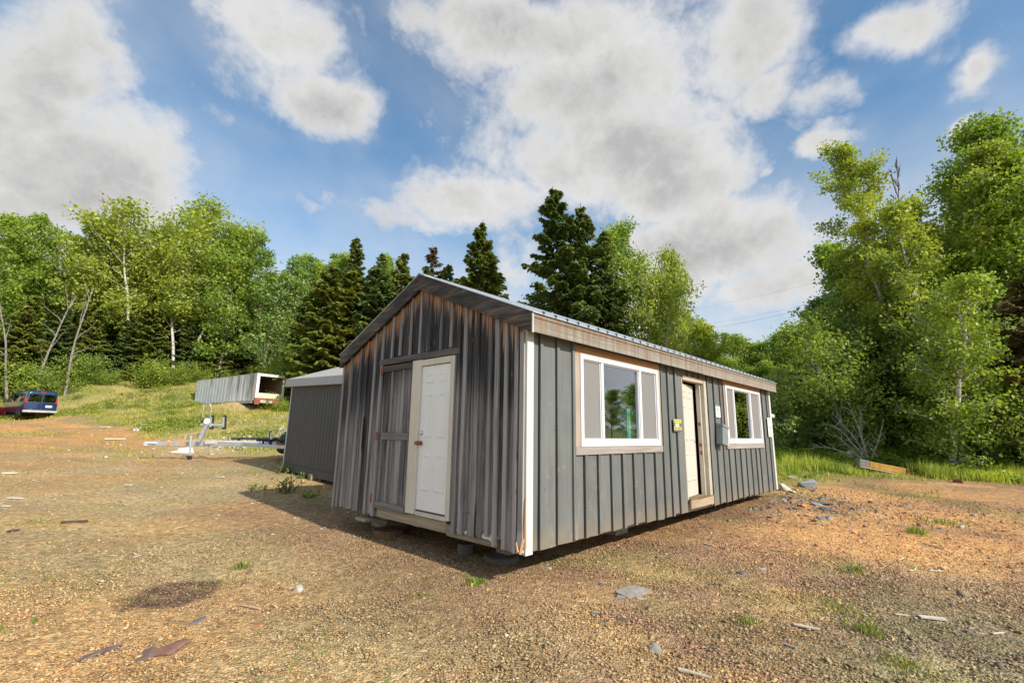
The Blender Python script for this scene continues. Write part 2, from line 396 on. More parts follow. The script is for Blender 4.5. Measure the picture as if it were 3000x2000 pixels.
def broadleaf(seed, H, W, leaves=9000, leaf=.26, base=.22, trunk_r=.16, lean=(0, 0), prof='oval', stems=1, clump=.9, nprim=26, gaps=.0, thin=1.):
    """meshes of a leafy tree of height H, crown radius W: (wood mesh, crown mesh)"""
    rng = np.random.default_rng(seed); wd = Wood(); cl = []; cw = []
    for s in range(stems):
        off = np.array([rng.normal()*.25*(stems > 1), rng.normal()*.25*(stems > 1), 0])
        ln = np.array([lean[0], lean[1]])+(rng.normal(size=2)*.13 if stems > 1 else 0)
        Hs = H*(1 if s == 0 else rng.uniform(.75, .97))
        n = 12; t = np.linspace(0, 1, n)
        bx = np.cumsum(rng.normal(size=n)*.018*Hs/2); by = np.cumsum(rng.normal(size=n)*.018*Hs/2)
        T = np.stack([off[0]+ln[0]*Hs*t**1.2+bx*t, off[1]+ln[1]*Hs*t**1.2+by*t, t*Hs*.96-.25], -1)
        rs = trunk_r*(.8 if stems > 1 else 1)
        wd.add(T, rs*(1-t*.9)+.012, 8)
        for k in range(nprim):
            u = base+(1-base)*((k+rng.uniform(.1, .9))/nprim); u = min(u, .985)
            p0 = np.array([np.interp(u, t, T[:, i]) for i in range(3)])
            q = (u-base)/(1-base)
            pr = {'oval': math.sin(math.pi*min(1, .18+q*.80))**.7, 'cone': (1-q)**.7+.12, 'top': .35+.75*math.sin(math.pi*min(1, q*.9+.12)), 'column': .55+.45*math.sin(math.pi*q)}[prof]
            L = W*pr*rng.uniform(.65, 1.15)/(1 if stems == 1 else 1.25)
            az = k*2.399+rng.uniform(-.5, .5)+s*1.7; el = R_(rng.uniform(22, 55)+q*18)
            d = (math.cos(az)*math.cos(el), math.sin(az)*math.cos(el), math.sin(el))
            P = curve_pts(p0, d, L, rng, 6, .02, .13)
            wd.add(P, np.linspace(max(.02, rs*.38*(1-u*.6)), .008, 7), 4)
            for m in range(2, 7):
                cl.append(P[m]); cw.append(.6+.15*m)
                for z in range(2):
                    dd = rng.normal(size=3); dd[2] = abs(dd[2])*.5; dd = dd/np.linalg.norm(dd)+np.array(d)*.6
                    Q = curve_pts(P[m], dd, L*rng.uniform(.18, .38), rng, 3, 0, .2)
                    if rng.uniform() < .7: wd.add(Q, [.012, .009, .006, .004], 3)
                    cl.append(Q[-1]); cw.append(1.); cl.append(Q[-2]); cw.append(.6)
    cl = np.array(cl); cw = np.array(cw)*rng.uniform(.25, 1.3, len(cl))
    cw[rng.uniform(size=len(cl)) < gaps] = 0
    rc = clump*W*.16
    idx = rng.choice(len(cl), size=leaves, p=cw/cw.sum())
    o = rng.normal(size=(leaves, 3)); o /= (np.linalg.norm(o, axis=1)[:, None]+1e-9); o *= rng.uniform(0, 1, (leaves, 1))**.45*rc*1.55; o[:, 2] *= .62
    C = cl[idx]+o
    ct = rng.uniform(0, 1, len(cl))
    tint = ct[idx]*.55+rng.uniform(0, .45, leaves)
    return wd.mesh('trunk'), leaves_mesh('crown', C, leaf, rng, tint=tint, aspect=.7)

def conifer(seed, H, W, n_sp=9000, spray=.5, base=.06, trunk_r=.16, droop=.25, gap=.0, power=.85, twin=False, whorl=.42, top_dense=0):
    rng = np.random.default_rng(seed); wd = Wood(); S = []; D = []; Tn = []
    n = 10; t = np.linspace(0, 1, n)
    T = np.stack([np.cumsum(rng.normal(size=n)*.01*H)*t, np.cumsum(rng.normal(size=n)*.01*H)*t, t*H-.2], -1)
    wd.add(T, trunk_r*(1-t*.93)+.01, 8)
    z = base*H; per = []
    while z < H*.985:
        u = z/H; R0 = W*((1-u)**power)*(1-.35*math.exp(-(u-base)*14))+.12
        nb = max(4, int(7-u*2))
        for k in range(nb):
            if rng.uniform() < gap: continue
            L = R0*rng.uniform(.45, 1.25); az = k*2*math.pi/nb+rng.uniform(0, 2*math.pi)*.35+z*2.4
            el = R_(-14+u*48+rng.uniform(-8, 8))
            p0 = np.array([np.interp(u, t, T[:, i]) for i in range(3)])
            m = 6; q = np.linspace(0, 1, m+1)
            hx = q*L*math.cos(el); hz = q*L*math.sin(el)-droop*L*(q**1.3-.75*q**3)
            P = np.stack([p0[0]+hx*math.cos(az), p0[1]+hx*math.sin(az), p0[2]+hz], -1)
            wd.add(P, np.linspace(.028*(1-u*.6)+.006, .005, m+1), 4)
            per.append((P, L, az, u))
        z += whorl*rng.uniform(.75, 1.25)*(1-.35*u)
    Ls = np.array([p[1]+.15 for p in per]); cnt = np.maximum(5, (n_sp*Ls/Ls.sum()).astype(int))
    for (P, L, az, u), c in zip(per, cnt):
        q = rng.uniform(.12, 1.02, c)**.8; b = rng.uniform(.0, 1)
        C = np.stack([np.interp(np.clip(q, 0, 1), np.linspace(0, 1, 7), P[:, i]) for i in range(3)], -1)
        w = L*.30*(1-q*.65)+.06
        s = rng.uniform(-1, 1, c)
        side = np.array([-math.sin(az), math.cos(az), 0]); fw = np.array([math.cos(az), math.sin(az), 0])
        C = C+side*(s*w)[:, None]; C[:, 2] -= np.abs(s)*w*.35+rng.uniform(0, .10, c)
        d = side[None]*np.sign(s)[:, None]*rng.uniform(.3, 1, (c, 1))+fw[None]*rng.uniform(.4, 1, (c, 1)); d[:, 2] -= rng.uniform(.0, .8, c)
        S.append(C); D.append(d); Tn.append(.35*b+.3*q+rng.uniform(0, .35, c))
    S = np.concatenate(S); D = np.concatenate(D); Tn = np.concatenate(Tn)
    return wd.mesh('trunk'), leaves_mesh('crown', S, spray, rng, dirs=D, aspect=.42, tint=Tn, up=.8)

def bare_tree(seed, H, W, trunk_r=.1):
    rng = np.random.default_rng(seed); wd = Wood()
    n = 10; t = np.linspace(0, 1, n)
    T = np.stack([np.cumsum(rng.normal(size=n)*.012*H)*t, np.cumsum(rng.normal(size=n)*.012*H)*t, t*H-.2], -1)
    wd.add(T, trunk_r*(1-t*.92)+.01, 6)
    for k in range(30):
        u = .3+.68*k/30; p0 = np.array([np.interp(u, t, T[:, i]) for i in range(3)])
        az = k*2.4; el = R_(rng.uniform(45, 70)); L = W*(1.15-u)*rng.uniform(.8, 1.5)
        P = curve_pts(p0, (math.cos(az)*math.cos(el), math.sin(az)*math.cos(el), math.sin(el)), L, rng, 6, .05, .1)
        wd.add(P, np.linspace(.045, .02, 7), 4)
        for m in range(1, 7):
            for z in range(3):
                d = P[m]-P[m-1]; d = d/np.linalg.norm(d)+rng.normal(size=3)*.45; wd.add(curve_pts(P[m], d, L*.4*rng.uniform(.5, 1), rng, 3, .05, .1), [.024, .02, .018, .014], 3)
    return wd.mesh('trunk')

def bush_mesh(seed, H, W, leaves=2500, leaf=.14, clump=.35):
    rng = np.random.default_rng(seed); wd = Wood(); cl = []
    for k in range(14):
        az = rng.uniform(0, 6.28); el = R_(rng.uniform(35, 85)); L = H*rng.uniform(.6, 1.05)
        d = np.array([math.cos(az)*math.cos(el)*W/H*1.6, math.sin(az)*math.cos(el)*W/H*1.6, math.sin(el)])
        P = curve_pts((rng.normal()*.1, rng.normal()*.1, -.08), d, L, rng, 6, .0, .14); wd.add(P, np.linspace(.02, .005, 7)*max(1, H/1.5), 4)
        for m in range(1, 7):
            cl.append(P[m])
            for z in range(3):
                dd = rng.normal(size=3); dd[2] = abs(dd[2])*.3; cl.append(P[m]+dd*W*.22)
    cl = np.array(cl); cl = cl[cl[:, 2] > .02]
    idx = rng.integers(0, len(cl), leaves); o = rng.normal(size=(leaves, 3))*clump*W*.3; o[:, 2] *= .6
    C = cl[idx]+o; C[:, 2] = np.abs(C[:, 2]); ct = rng.uniform(0, 1, len(cl))
    return wd.mesh('stem'), leaves_mesh('foliage', C, leaf, rng, tint=ct[idx]*.6+rng.uniform(0, .4, leaves))

def plant_tree(name, label, cat, wood, crown, bk, lm, x, y, H0, H, Wf=1., rz=0, group=None, sink=.15, crown_name='crown', trunk_name='trunk'):
    s = H/H0
    o = thing(name, label, cat, (x, y, gz(x, y)-sink), rz, group); o.scale = (s*Wf, s*Wf, s)
    if wood:
        w = bpy.data.objects.new(trunk_name, wood); COL.objects.link(w); w.parent = o
        if not wood.materials: wood.materials.append(bk)
        if wood.materials[0] != bk: w.material_slots[0].link = 'OBJECT'; w.material_slots[0].material = bk
    if crown:
        c = bpy.data.objects.new(crown_name, crown); COL.objects.link(c); c.parent = o
        if not crown.materials: crown.materials.append(lm)
        if crown.materials[0] != lm: c.material_slots[0].link = 'OBJECT'; c.material_slots[0].material = lm
    return o
def spot(u, v, r):
    """ground point and height of something whose top shows at photo pixel (u, v) when it stands at range r"""
    p = at_r(u, v, r); return p[0], p[1], p[2]-gz(p[0], p[1])

# ------------------------------------------------------------------ trees
TW = {}
def proto(kind):
    if kind in TW: return TW[kind]
    k = kind
    if k == 'birchwide': v = broadleaf(11, 16, 4.6, 15000, .26, .30, .17, (.02, 0), 'top', 3, 1.0, 22), 16, 'white', 'birch'
    if k == 'birchlean': v = broadleaf(12, 15, 4.2, 13000, .26, .34, .16, (.14, .04), 'top', 2, 1.0, 24), 15, 'white', 'birch'
    if k == 'birchslim': v = broadleaf(13, 16, 2.2, 6000, .25, .40, .13, (0, 0), 'oval', 1, 1.3, 26), 16, 'white', 'birch'
    if k == 'poplar': v = broadleaf(14, 16, 3.1, 9500, .25, .22, .15, (.03, 0), 'oval', 1, 1.1, 30), 16, 'grey', 'poplar'
    if k == 'spiky': v = broadleaf(15, 15, 2.9, 8500, .24, .12, .13, (0, 0), 'cone', 3, .8, 26, .35), 15, 'grey', 'pale'
    if k == 'maple': v = broadleaf(16, 15, 4.0, 13000, .27, .12, .17, (0, 0), 'oval', 1, 1.0, 34), 15, 'grey', 'maple'
    if k == 'sparse': v = broadleaf(17, 12, 1.7, 3200, .24, .25, .09, (.02, .02), 'cone', 1, 1.0, 24, .3), 12, 'grey', 'pale'
    if k == 'spruce': v = conifer(21, 16, 3.9, 36000, .34, gap=.14, power=.78, whorl=.5), 16, 'brown', 'dark'
    if k == 'spruceslim': v = conifer(22, 15, 2.6, 11000, .42, gap=.12, power=.8), 15, 'brown', 'dark'
    if k == 'sprucethin': v = conifer(23, 14, 2.9, 5000, .42, gap=.3, power=.8, whorl=.6), 14, 'grey', 'brown'
    if k == 'cedar': v = conifer(24, 14, 2.4, 15000, .42, base=.02, droop=.1, power=.62, whorl=.34), 14, 'brown', 'olive'
    if k == 'hemlock': v = conifer(25, 13, 3.1, 13000, .48, base=.03, droop=.35, power=.7), 13, 'brown', 'olive'
    if k == 'shrubA': v = bush_mesh(31, 2.6, 1.7, 5200, .145, .5), 2.6, 'brown', 'shrub'
    if k == 'shrubB': v = bush_mesh(32, 3.2, 1.8, 5600, .145, .45), 3.2, 'brown', 'shrub'
    if k == 'shrubC': v = bush_mesh(34, 5.2, 3.6, 12000, .2, .4), 5.2, 'brown', 'shrub'
    if k == 'saplingtree': v = broadleaf(33, 6, 1.9, 5200, .17, .15, .05, (0, 0), 'oval', 3, .9, 18), 6, 'grey', 'shrub'
    TW[k] = v; return v
def tree(kind, u, v, r, label, cat='tree', Wf=1., lm=None, bk=None, name=None, group=None, rz=None):
    (w, c), H0, b, l = proto(kind)
    x, y, H = spot(u, v, r)
    name = name or {'birch': 'birch_tree', 'popla': 'poplar_tree', 'spiky': 'aspen_tree', 'maple': 'maple_tree', 'spars': 'young_tree', 'spruc': 'spruce_tree', 'cedar': 'cedar_tree', 'hemlo': 'hemlock_tree', 'shrub': 'shrub', 'sapli': 'young_tree'}[kind[:5]]
    sh = kind.startswith('shrub')
    return plant_tree(name, label, cat, w, c, BK[bk or b], LM[lm or l], x, y, H0, H+.15, Wf, random.uniform(0, 6.28) if rz is None else rz, group,
                      crown_name='foliage' if sh else 'crown', trunk_name='stem' if sh else 'trunk')
T = tree
# left-hand edge of the clearing, front row, from the van to the cabin roof
T('poplar', 62, 622, 67, 'leafy poplar with upright tip, above the blue van at the picture edge', lm='maple')
T('poplar', -60, 690, 64, 'leafy poplar cut off by the left edge of the picture', rz=1)
T('poplar', 150, 628, 70, 'poplar with two upright leafy tips beside the pale bare tree', rz=3, lm='maple', Wf=.85)
T('birchslim', 256, 596, 66, 'slim birch with a narrow yellow-green crown and white trunk, between two bare trees', rz=0)
T('birchwide', 470, 562, 67, 'largest birch on the left, broad yellow-green crown on several white trunks', Wf=1.05, rz=.3)
T('birchlean', 590, 650, 64, 'birch leaning right with white trunks, next to the largest birch', rz=-.9, Wf=1.05)
T('birchwide', 370, 640, 70, 'birch filling the gap behind the slim birch and the largest birch', rz=2.5, Wf=.8)
T('maple', 700, 672, 63, 'bright green maple with layered leaves, behind the left end of the box trailer', Wf=.95)
T('spiky', 818, 690, 61, 'pale green aspen with spiky upright twigs, above the middle of the box trailer', Wf=1.15)
T('spiky', 880, 740, 64, 'small aspen tucked behind the right side of the spiky aspen', Wf=.9)
T('sparse', 957, 722, 60, 'thin aspen with a small separate leafy tip, above the grey shed', Wf=1.1)
# bare trees among them
bt = bare_tree(41, 16, 2.6)
for i, (u, v, r, lab) in enumerate(((190, 640, 72, 'bare grey tree between the poplars and the slim birch'),
                                    (318, 568, 71, 'tall bare grey tree between the slim birch and the largest birch'),
                                    (568, 600, 72, 'bare grey twigs showing over the right shoulder of the largest birch'))):
    x, y, H = spot(u, v, r); plant_tree('bare_tree', lab, 'bare tree', bt, None, BK['bare'], None, x, y, 16, H, 1.1, i*2)
# dead leaning trunks at the wood's edge
rng0 = np.random.default_rng(5)
for i, (ub, vb, ut, vt, lab) in enumerate(((45, 1090, 20, 890, 'thin pale trunk leaning at the left picture edge'), (125, 1080, 168, 860, 'dead trunk with forked bare branches behind the van'),
                                          (205, 1075, 285, 840, 'thin crooked trunk leaning right under the slim birch'))):
    r = 61; b = at_r(ub, vb, r); tp = at_r(ut, vt, r); base = Vector((b[0], b[1], gz(b[0], b[1])-.2)); top = Vector(tp)-base
    w = Wood(); P = curve_pts((0, 0, 0), top, top.length, rng0, 8, 0, .04); w.add(P, np.linspace(.13, .04, 9), 6)
    for m in (3, 4, 5, 6, 7):
        w.add(curve_pts(P[m], np.array(top/top.length)+rng0.normal(size=3)*.6, top.length*.25, rng0, 4, .03, .15), np.linspace(.045, .01, 5), 4)
    o = link('dead_trunk', w.mesh('dead_trunk'), BK['grey']); o.location = base; tag(o, lab, 'dead tree')
# mixed stand rising behind the cabin's gable
T('maple', 1012, 748, 58, 'round bright green tree between the thin aspen and the dark spruces', Wf=.7)
T('spruceslim', 1066, 692, 55, 'dark pointed spruce, taller of the pair left of the cabin ridge', Wf=1.1)
T('spruceslim', 1104, 730, 56, 'dark pointed spruce, shorter of the pair left of the cabin ridge', Wf=1.)
T('maple', 1135, 752, 60, 'small light green tree right of the shorter spruce of the pair', Wf=.55)
T('hemlock', 1050, 850, 49, 'olive green hemlock in front of the pointed spruce pair', Wf=.8)
T('hemlock', 1185, 728, 52, 'olive hemlock with a ragged top left of the cabin ridge', Wf=.75, lm='olive')
T('cedar', 1120, 860, 47, 'broad olive cedar just left of the cabin ridge', Wf=.9)
T('sprucethin', 1268, 706, 50, 'thin see-through spruce with brownish needles behind the cabin ridge', Wf=1.1)
T('hemlock', 1240, 770, 48, 'dark hemlock to the left of the thin brownish spruce', Wf=.7, lm='dark')
T('hemlock', 1318, 762, 47, 'dark rounded hemlock right of the thin brownish spruce', Wf=.7, lm='dark')
T('cedar', 1250, 800, 42, 'low olive cedar showing just over the cabin ridge', Wf=.8)
T('spruce', 1392, 636, 43, 'full spruce standing over the cabin roof, taller of two joined ones', Wf=.95, lm='olive')
T('cedar', 1442, 724, 42, 'dense cedar joined to the right side of the full spruce over the roof', Wf=1.15)
# over the middle of the roof
T('sparse', 1548, 800, 40, 'small airy tree left of the tallest spruce', Wf=1.2, lm='olive')
T('spruce', 1652, 533, 36, 'tallest dark spruce rising over the middle of the cabin roof', Wf=1.05, rz=.4)
T('spruce', 1700, 598, 36.6, 'dark spruce close against the right side of the tallest spruce', Wf=.85, rz=2.1)
T('spruceslim', 1742, 668, 36, 'lower dark spruce right of the two tallest spruces', Wf=1.1)
T('poplar', 1795, 640, 37.5, 'light green poplar peeping out right of the dark spruces', Wf=.8, lm='poplar')
T('birchwide', 1892, 718, 35, 'bright yellow-green birch over the roof, right of the dark spruces', Wf=.78, rz=1.2)
T('birchwide', 1962, 768, 37, 'second yellow-green birch, lower and to the right of the bright one', Wf=.62, rz=4)
T('maple', 2052, 948, 38, 'leafy tree just above the roof edge, left of the distant tree line', Wf=.95, lm='birch')
T('maple', 2000, 915, 42, 'leafy tree just behind the lower yellow-green birch', Wf=.9, lm='poplar')
# distant line right of the roof
for u, v, r, k, lab in ((2090, 962, 52, 'spiky', 'distant pointed leafy tree over the roof'), (2126, 962, 56, 'sparse', 'distant tree with a loose open tip'),
                        (2150, 985, 60, 'maple', 'distant round tree between the open tip and the lone spruce'), (2189, 992, 66, 'sprucethin', 'lone distant spruce with a tufted top'),
                        (2225, 1005, 60, 'maple', 'dark distant tree right of the lone distant spruce'), (2282, 980, 58, 'maple', 'round distant crown left of the drooping poplar'),
                        (2320, 985, 55, 'maple', 'distant crown half hidden by the drooping poplar'), (2345, 975, 60, 'maple', 'farthest crown behind the drooping poplar'), (2175, 1040, 46, 'saplingtree', 'bright yellow-green bushy tree below the lone distant spruce'),
                        (2240, 1060, 44, 'maple', 'dark green tree standing in the hollow behind the cabin'), (2120, 1050, 45, 'maple', 'dark leafy tree just over the far end of the roof')):
    T(k, u, v, r, lab, Wf=1.15 if k == 'maple' else 1., lm='poplar' if k == 'maple' else None)
T('saplingtree', 2272, 1065, 27, 'pale many-stemmed small tree beside the far end of the cabin', Wf=.9, lm='pale', bk='bare')
T('saplingtree', 2335, 1120, 28, 'pale small tree right of the many-stemmed one', Wf=1.1, lm='pale')
# hero trees on the right
def hero(seed, u, v, r, W, n, leaf, lm, bk, label, base=.12, lean=(0, 0), prof='oval', stems=1, gaps=.1, name='poplar_tree', tr=.16, nprim=34, clump=.85, cat='tree'):
    x, y, H = spot(u, v, r)
    w, c = broadleaf(seed, H, W, n, leaf, base, tr, lean, prof, stems, clump, nprim, gaps)
    return plant_tree(name, label, cat, w, c, BK[bk], LM[lm], x-lean[0]*H, y-lean[1]*H, H, H, 1., 0)
L = lambda a, b=0: (Rh[0]*a+Fh[0]*b, Rh[1]*a+Fh[1]*b)      # lean to the right / away
hero(51, 2462, 432, 31, 2.5, 17000, .17, 'birch', 'white', 'tall birch leaning left, leftmost tall crown right of the cabin', .30, L(-.10), 'column', 1, .15, 'birch_tree')
hero(52, 2640, 560, 31, 2.8, 17000, .17, 'birch', 'white', 'white-stemmed poplar in the middle of the right-hand group', .12, L(-.02), 'oval', 2, .12)
hero(53, 2745, 400, 33, 3.5, 28000, .17, 'birch', 'white', 'tall yellow-green birch left of the highest tree', .12, L(.02), 'oval', 2, .1, 'birch_tree')
hero(54, 2868, 338, 34, 4.3, 36000, .18, 'maple', 'grey', 'highest tree of all, full green maple at the right', .08, L(0), 'oval', 1, .05, 'maple_tree', nprim=44, tr=.2)
hero(55, 2965, 420, 32, 3.6, 25000, .18, 'maple', 'grey', 'green maple against the right picture edge', .1, L(0), 'oval', 1, .1, 'maple_tree')
hero(60, 2600, 720, 30, 2.6, 14000, .16, 'poplar', 'grey', 'green maple filling in below the bare snag', .06, L(0), 'oval', 2, .05, 'maple_tree')
hero(56, 2395, 850, 31, 2.5, 9500, .17, 'pale', 'grey', 'drooping poplar, lowest of the right-hand group and nearest the cabin', .1, L(-.06), 'oval', 1, .3)
hero(57, 2480, 860, 28, 2.8, 12000, .16, 'poplar', 'grey', 'green poplar behind the fallen bare branches', .05, L(0), 'oval', 2, .1)
hero(58, 2700, 840, 26.5, 2.5, 13000, .15, 'shrub', 'white', 'young bright green poplar in front of the white-stemmed poplar', .08, L(0), 'oval', 2, .1)
hero(59, 2840, 850, 27, 2.3, 11000, .15, 'shrub', 'grey', 'young poplar with upright sprays in front of the dark hemlock', .06, L(0), 'cone', 2, .2)
x, y, H = spot(2592, 448, 31)
plant_tree('bare_tree', 'bare snag with forked twigs sticking out above the right-hand poplars', 'bare tree', bt, None, BK['brown'], None, x, y, 16, H, .5, 2)
T('hemlock', 2985, 770, 28, 'dark brownish hemlock at the right picture edge', lm='brown', Wf=1.15)
T('hemlock', 2900, 930, 30, 'dark hemlock hidden behind the young poplar sprays', lm='dark', Wf=1.2)
T('hemlock', 2560, 980, 31, 'dark hemlock behind the fallen bare branches', lm='dark', Wf=1.3)
T('hemlock', 2420, 1030, 31, 'dark hemlock behind the drooping poplar', lm='dark', Wf=1.3)
T('hemlock', 2760, 900, 31, 'dark hemlock in the middle of the right-hand group', lm='dark', Wf=1.2)
# shady second row inside the wood
k = 0
for u in range(-130, 1010, 52):
    kd = ('maple', 'poplar', 'hemlock', 'maple', 'cedar')[k % 5]
    T(kd, u+random.uniform(-12, 12), 735+random.uniform(-35, 60)+(0 if u < 700 else 45), 71+random.uniform(-1.5, 3), 'tree filling the left tree line behind the front trunks', Wf=1.15, lm=('maple', 'poplar', 'olive', 'birch', 'olive')[k % 5], group='trees filling the left tree line'); k += 1
for u in range(985, 1400, 34):
    T(('hemlock', 'cedar')[k % 2], u+random.uniform(-8, 8), 800+random.uniform(-30, 25), 49+random.uniform(-2, 3), 'olive conifer in the dense stand behind the cabin ridge', Wf=1.25, lm=('olive', 'olive', 'dark')[k % 3], group='conifers in the dense stand behind the ridge'); k += 1
for u in range(-60, 1000, 88):
    T('hemlock', u+random.uniform(-20, 20), 885+random.uniform(-45, 45), 64.5+random.uniform(-1, 1), 'hemlock with low boughs among the white trunks on the left', Wf=1.1, lm=('dark', 'olive')[k % 2], group='low hemlocks among the left trunks'); k += 1
for u in range(-120, 1020, 62):
    v = 800+random.uniform(-40, 60)+(0 if u > 650 else 20); r = 73+random.uniform(-2, 7)
    T('spruce' if k % 3 else 'hemlock', u, v, r, 'dark conifer standing in shade behind the front row on the left', Wf=1.35, lm='dark', group='dark conifers behind the left tree line'); k += 1
for u in range(-90, 1010, 75):
    v = 905+random.uniform(-35, 35)
    T('spruce' if k % 2 else 'cedar', u, v, 68+random.uniform(-1, 3), 'low shaded conifer between the trunks of the left tree line', Wf=1.5, lm='dark', group='low conifers under the left tree line'); k += 1
for u in range(1000, 2420, 85):
    v = 900+(u-1000)*.12+random.uniform(-20, 20)
    T('hemlock', u, v, 62+random.uniform(-3, 6), 'dark conifer in the far wood behind the cabin', Wf=1.5, lm='dark', group='dark conifers behind the cabin'); k += 1
for u in range(2380, 3100, 95):
    T('hemlock', u, 900+random.uniform(-60, 60), 38+random.uniform(-1, 4), 'dark conifer in the wood behind the right-hand trees', Wf=1.5, lm='dark', group='dark conifers behind the right-hand trees')
for u in range(2450, 3080, 96):
    T(('maple', 'poplar')[k % 2], u, 700+random.uniform(-60, 120)-(130 if u > 2680 else 0), 37+random.uniform(-1, 1.5), 'leafy tree filling in behind the right-hand front trees', Wf=1., lm=('maple', 'birch', 'poplar')[k % 3], group='leafy trees behind the right-hand front row'); k += 1
# bushes
for u, v, r, k, W, lab in (
    (30, 1070, 63.7, 'shrubA', 1.01, 'leafy bush left of the van, at the foot of the poplars'), (105, 1060, 62.7, 'shrubA', 1.08, 'large green bush directly behind the van'), (160, 1080, 61.7, 'shrubB', 0.87, 'green bush at the foot of the slim birch'),
    (270, 1053, 63.7, 'shrubA', 1.08, 'broad green bush left of the thick birch trunk'), (325, 1063, 62.7, 'shrubB', 0.94, 'green bush touching the thick birch trunk'), (450, 1058, 61.7, 'shrubA', 0.81, 'small bush between the white birch trunks'),
    (522, 1058, 61.7, 'shrubB', 0.87, 'green bush at the foot of the leaning birch'), (590, 1058, 62.7, 'shrubB', 0.81, 'bush behind the left corner of the box trailer'), (680, 1063, 62.7, 'shrubB', 0.87, 'bush behind the middle of the box trailer'),
    (775, 1058, 61.7, 'shrubA', 0.94, 'bush behind the open end of the box trailer'), (885, 1000, 57, 'shrubC', 1.0, 'big bright green bush above the shed roof'), (940, 985, 56, 'shrubC', 1., 'bright green bush between shed roof and cabin'), (985, 1000, 54, 'shrubC', .9, 'bright bush right against the cabin eave'),
    (850, 1040, 56, 'shrubC', .9, 'bush between the box trailer and the shed'),
    (788, 1158, 47, 'shrubA', 1.1, 'small bush in front of the open end of the box trailer'), (835, 1175, 45, 'shrubA', .9, 'low weedy bush right of the small bush by the box trailer')):
    T(k, u, v+random.uniform(-12, 14)-(random.uniform(-5, 34) if u < 640 else 0), r, lab, 'bush', Wf=W*random.uniform(.75, 1.05))
for u, v, r, k, W, lab in (
    (2300, 1225, 31.2, 'shrubB', 1.04, 'bush at the foot of the pale small trees'), (2365, 1195, 32.2, 'shrubA', 1.2000000000000002, 'dense bush left of the fallen bare branches'), (2440, 1205, 32.7, 'shrubA', 1.2000000000000002, 'bush behind the fallen bare branches'), (2530, 1185, 32.2, 'shrubB', 1.2000000000000002, 'bush right behind the bare branches'),
    (2610, 1215, 30.2, 'shrubB', 0.96, 'bush at the foot of the white-stemmed poplar'), (2680, 1225, 29.7, 'shrubA', 0.96, 'leafy bush in the middle of the right-hand thicket'), (2745, 1165, 29.2, 'shrubB', 0.8, 'upright bush with pale leaves in the right-hand thicket'),
    (2815, 1175, 29.2, 'shrubB', 0.8, 'upright bush right of the pale-leaved one'), (2880, 1210, 29.7, 'shrubA', 0.8800000000000001, 'bush beside the dark gap at the right'), (2960, 1115, 27.7, 'shrubB', 0.8800000000000001, 'big bright bush nearest the right picture edge'),
    (3010, 1195, 27.2, 'shrubB', 0.96, 'bush cut by the right picture edge'), (2800, 1303, 27.7, 'shrubA', 0.8800000000000001, 'low bright bush behind the rusty scrap'), (2935, 1335, 26.7, 'shrubA', 1.04, 'low rounded bush at the edge of the gravel on the right'), (2870, 1325, 27.2, 'shrubA', 0.8800000000000001, 'low bush between the two low bright bushes')):
    T(k, u, v+random.uniform(-12, 14)-(random.uniform(-5, 34) if u < 640 else 0), r, lab, 'bush', Wf=W*random.uniform(.75, 1.05))
# trees behind the photographer's right shoulder, mirrored in the window panes
for i, (x, y, h) in enumerate(((30, -15, 5.4), (37, -12, 7), (34, -23, 5.5), (43, -20, 7), (46, -10, 9), (28, -19, 5.4), (24, -9, 4.6), (52, -16, 9), (50, -30, 7), (40, -34, 5.5), (60, -14, 9), (58, -24, 6))):
    kd = ('maple', 'spruce', 'poplar')[i % 3]; (w, c), H0, b, l = proto(kd)
    plant_tree(('maple_tree', 'spruce_tree', 'poplar_tree')[i % 3], 'tree beyond the right picture edge, seen only mirrored in the window', 'tree', w, c, BK[b], LM[l], x, y, H0, h, 1.5, i, 'trees mirrored in the windows')
# fallen bare branches by the thicket
def fallen():
    rng = np.random.default_rng(77); b = at_r(2545, 1330, 26.3); bx, by = b[0], b[1]; bz = gz(bx, by)
    w = Wood()
    for (u, v, L_) in ((2400, 1245, 1), (2420, 1285, 1), (2455, 1200, 1), (2500, 1175, 1), (2440, 1225, 1), (2590, 1240, .8), (2470, 1310, .8), (2520, 1200, 1)):
        t_ = at_r(u, v, 25.6+rng.uniform(-.6, .6)); d = np.array([t_[0]-bx, t_[1]-by, t_[2]-bz-.1])
        Ln = np.linalg.norm(d); d0 = d/Ln+np.array([0, 0, .35])
        P = curve_pts((0, 0, .1), d0, Ln*.9, rng, 8, -.09, .07); w.add(P, np.linspace(.045, .012, 9), 5)
        for m in range(2, 9):
            for z in range(2): w.add(curve_pts(P[m], (P[m]-P[m-1])/.3+rng.normal(size=3)*.6, Ln*.17, rng, 4, -.03, .15), np.linspace(.017, .007, 5), 3)
    o = link('fallen_branches', w.mesh('fallen_branches'), BK['bare']); o.location = (bx, by, bz)
    tag(o, 'bleached bare branches of a fallen tree in front of the dark thicket', 'branches')
fallen()

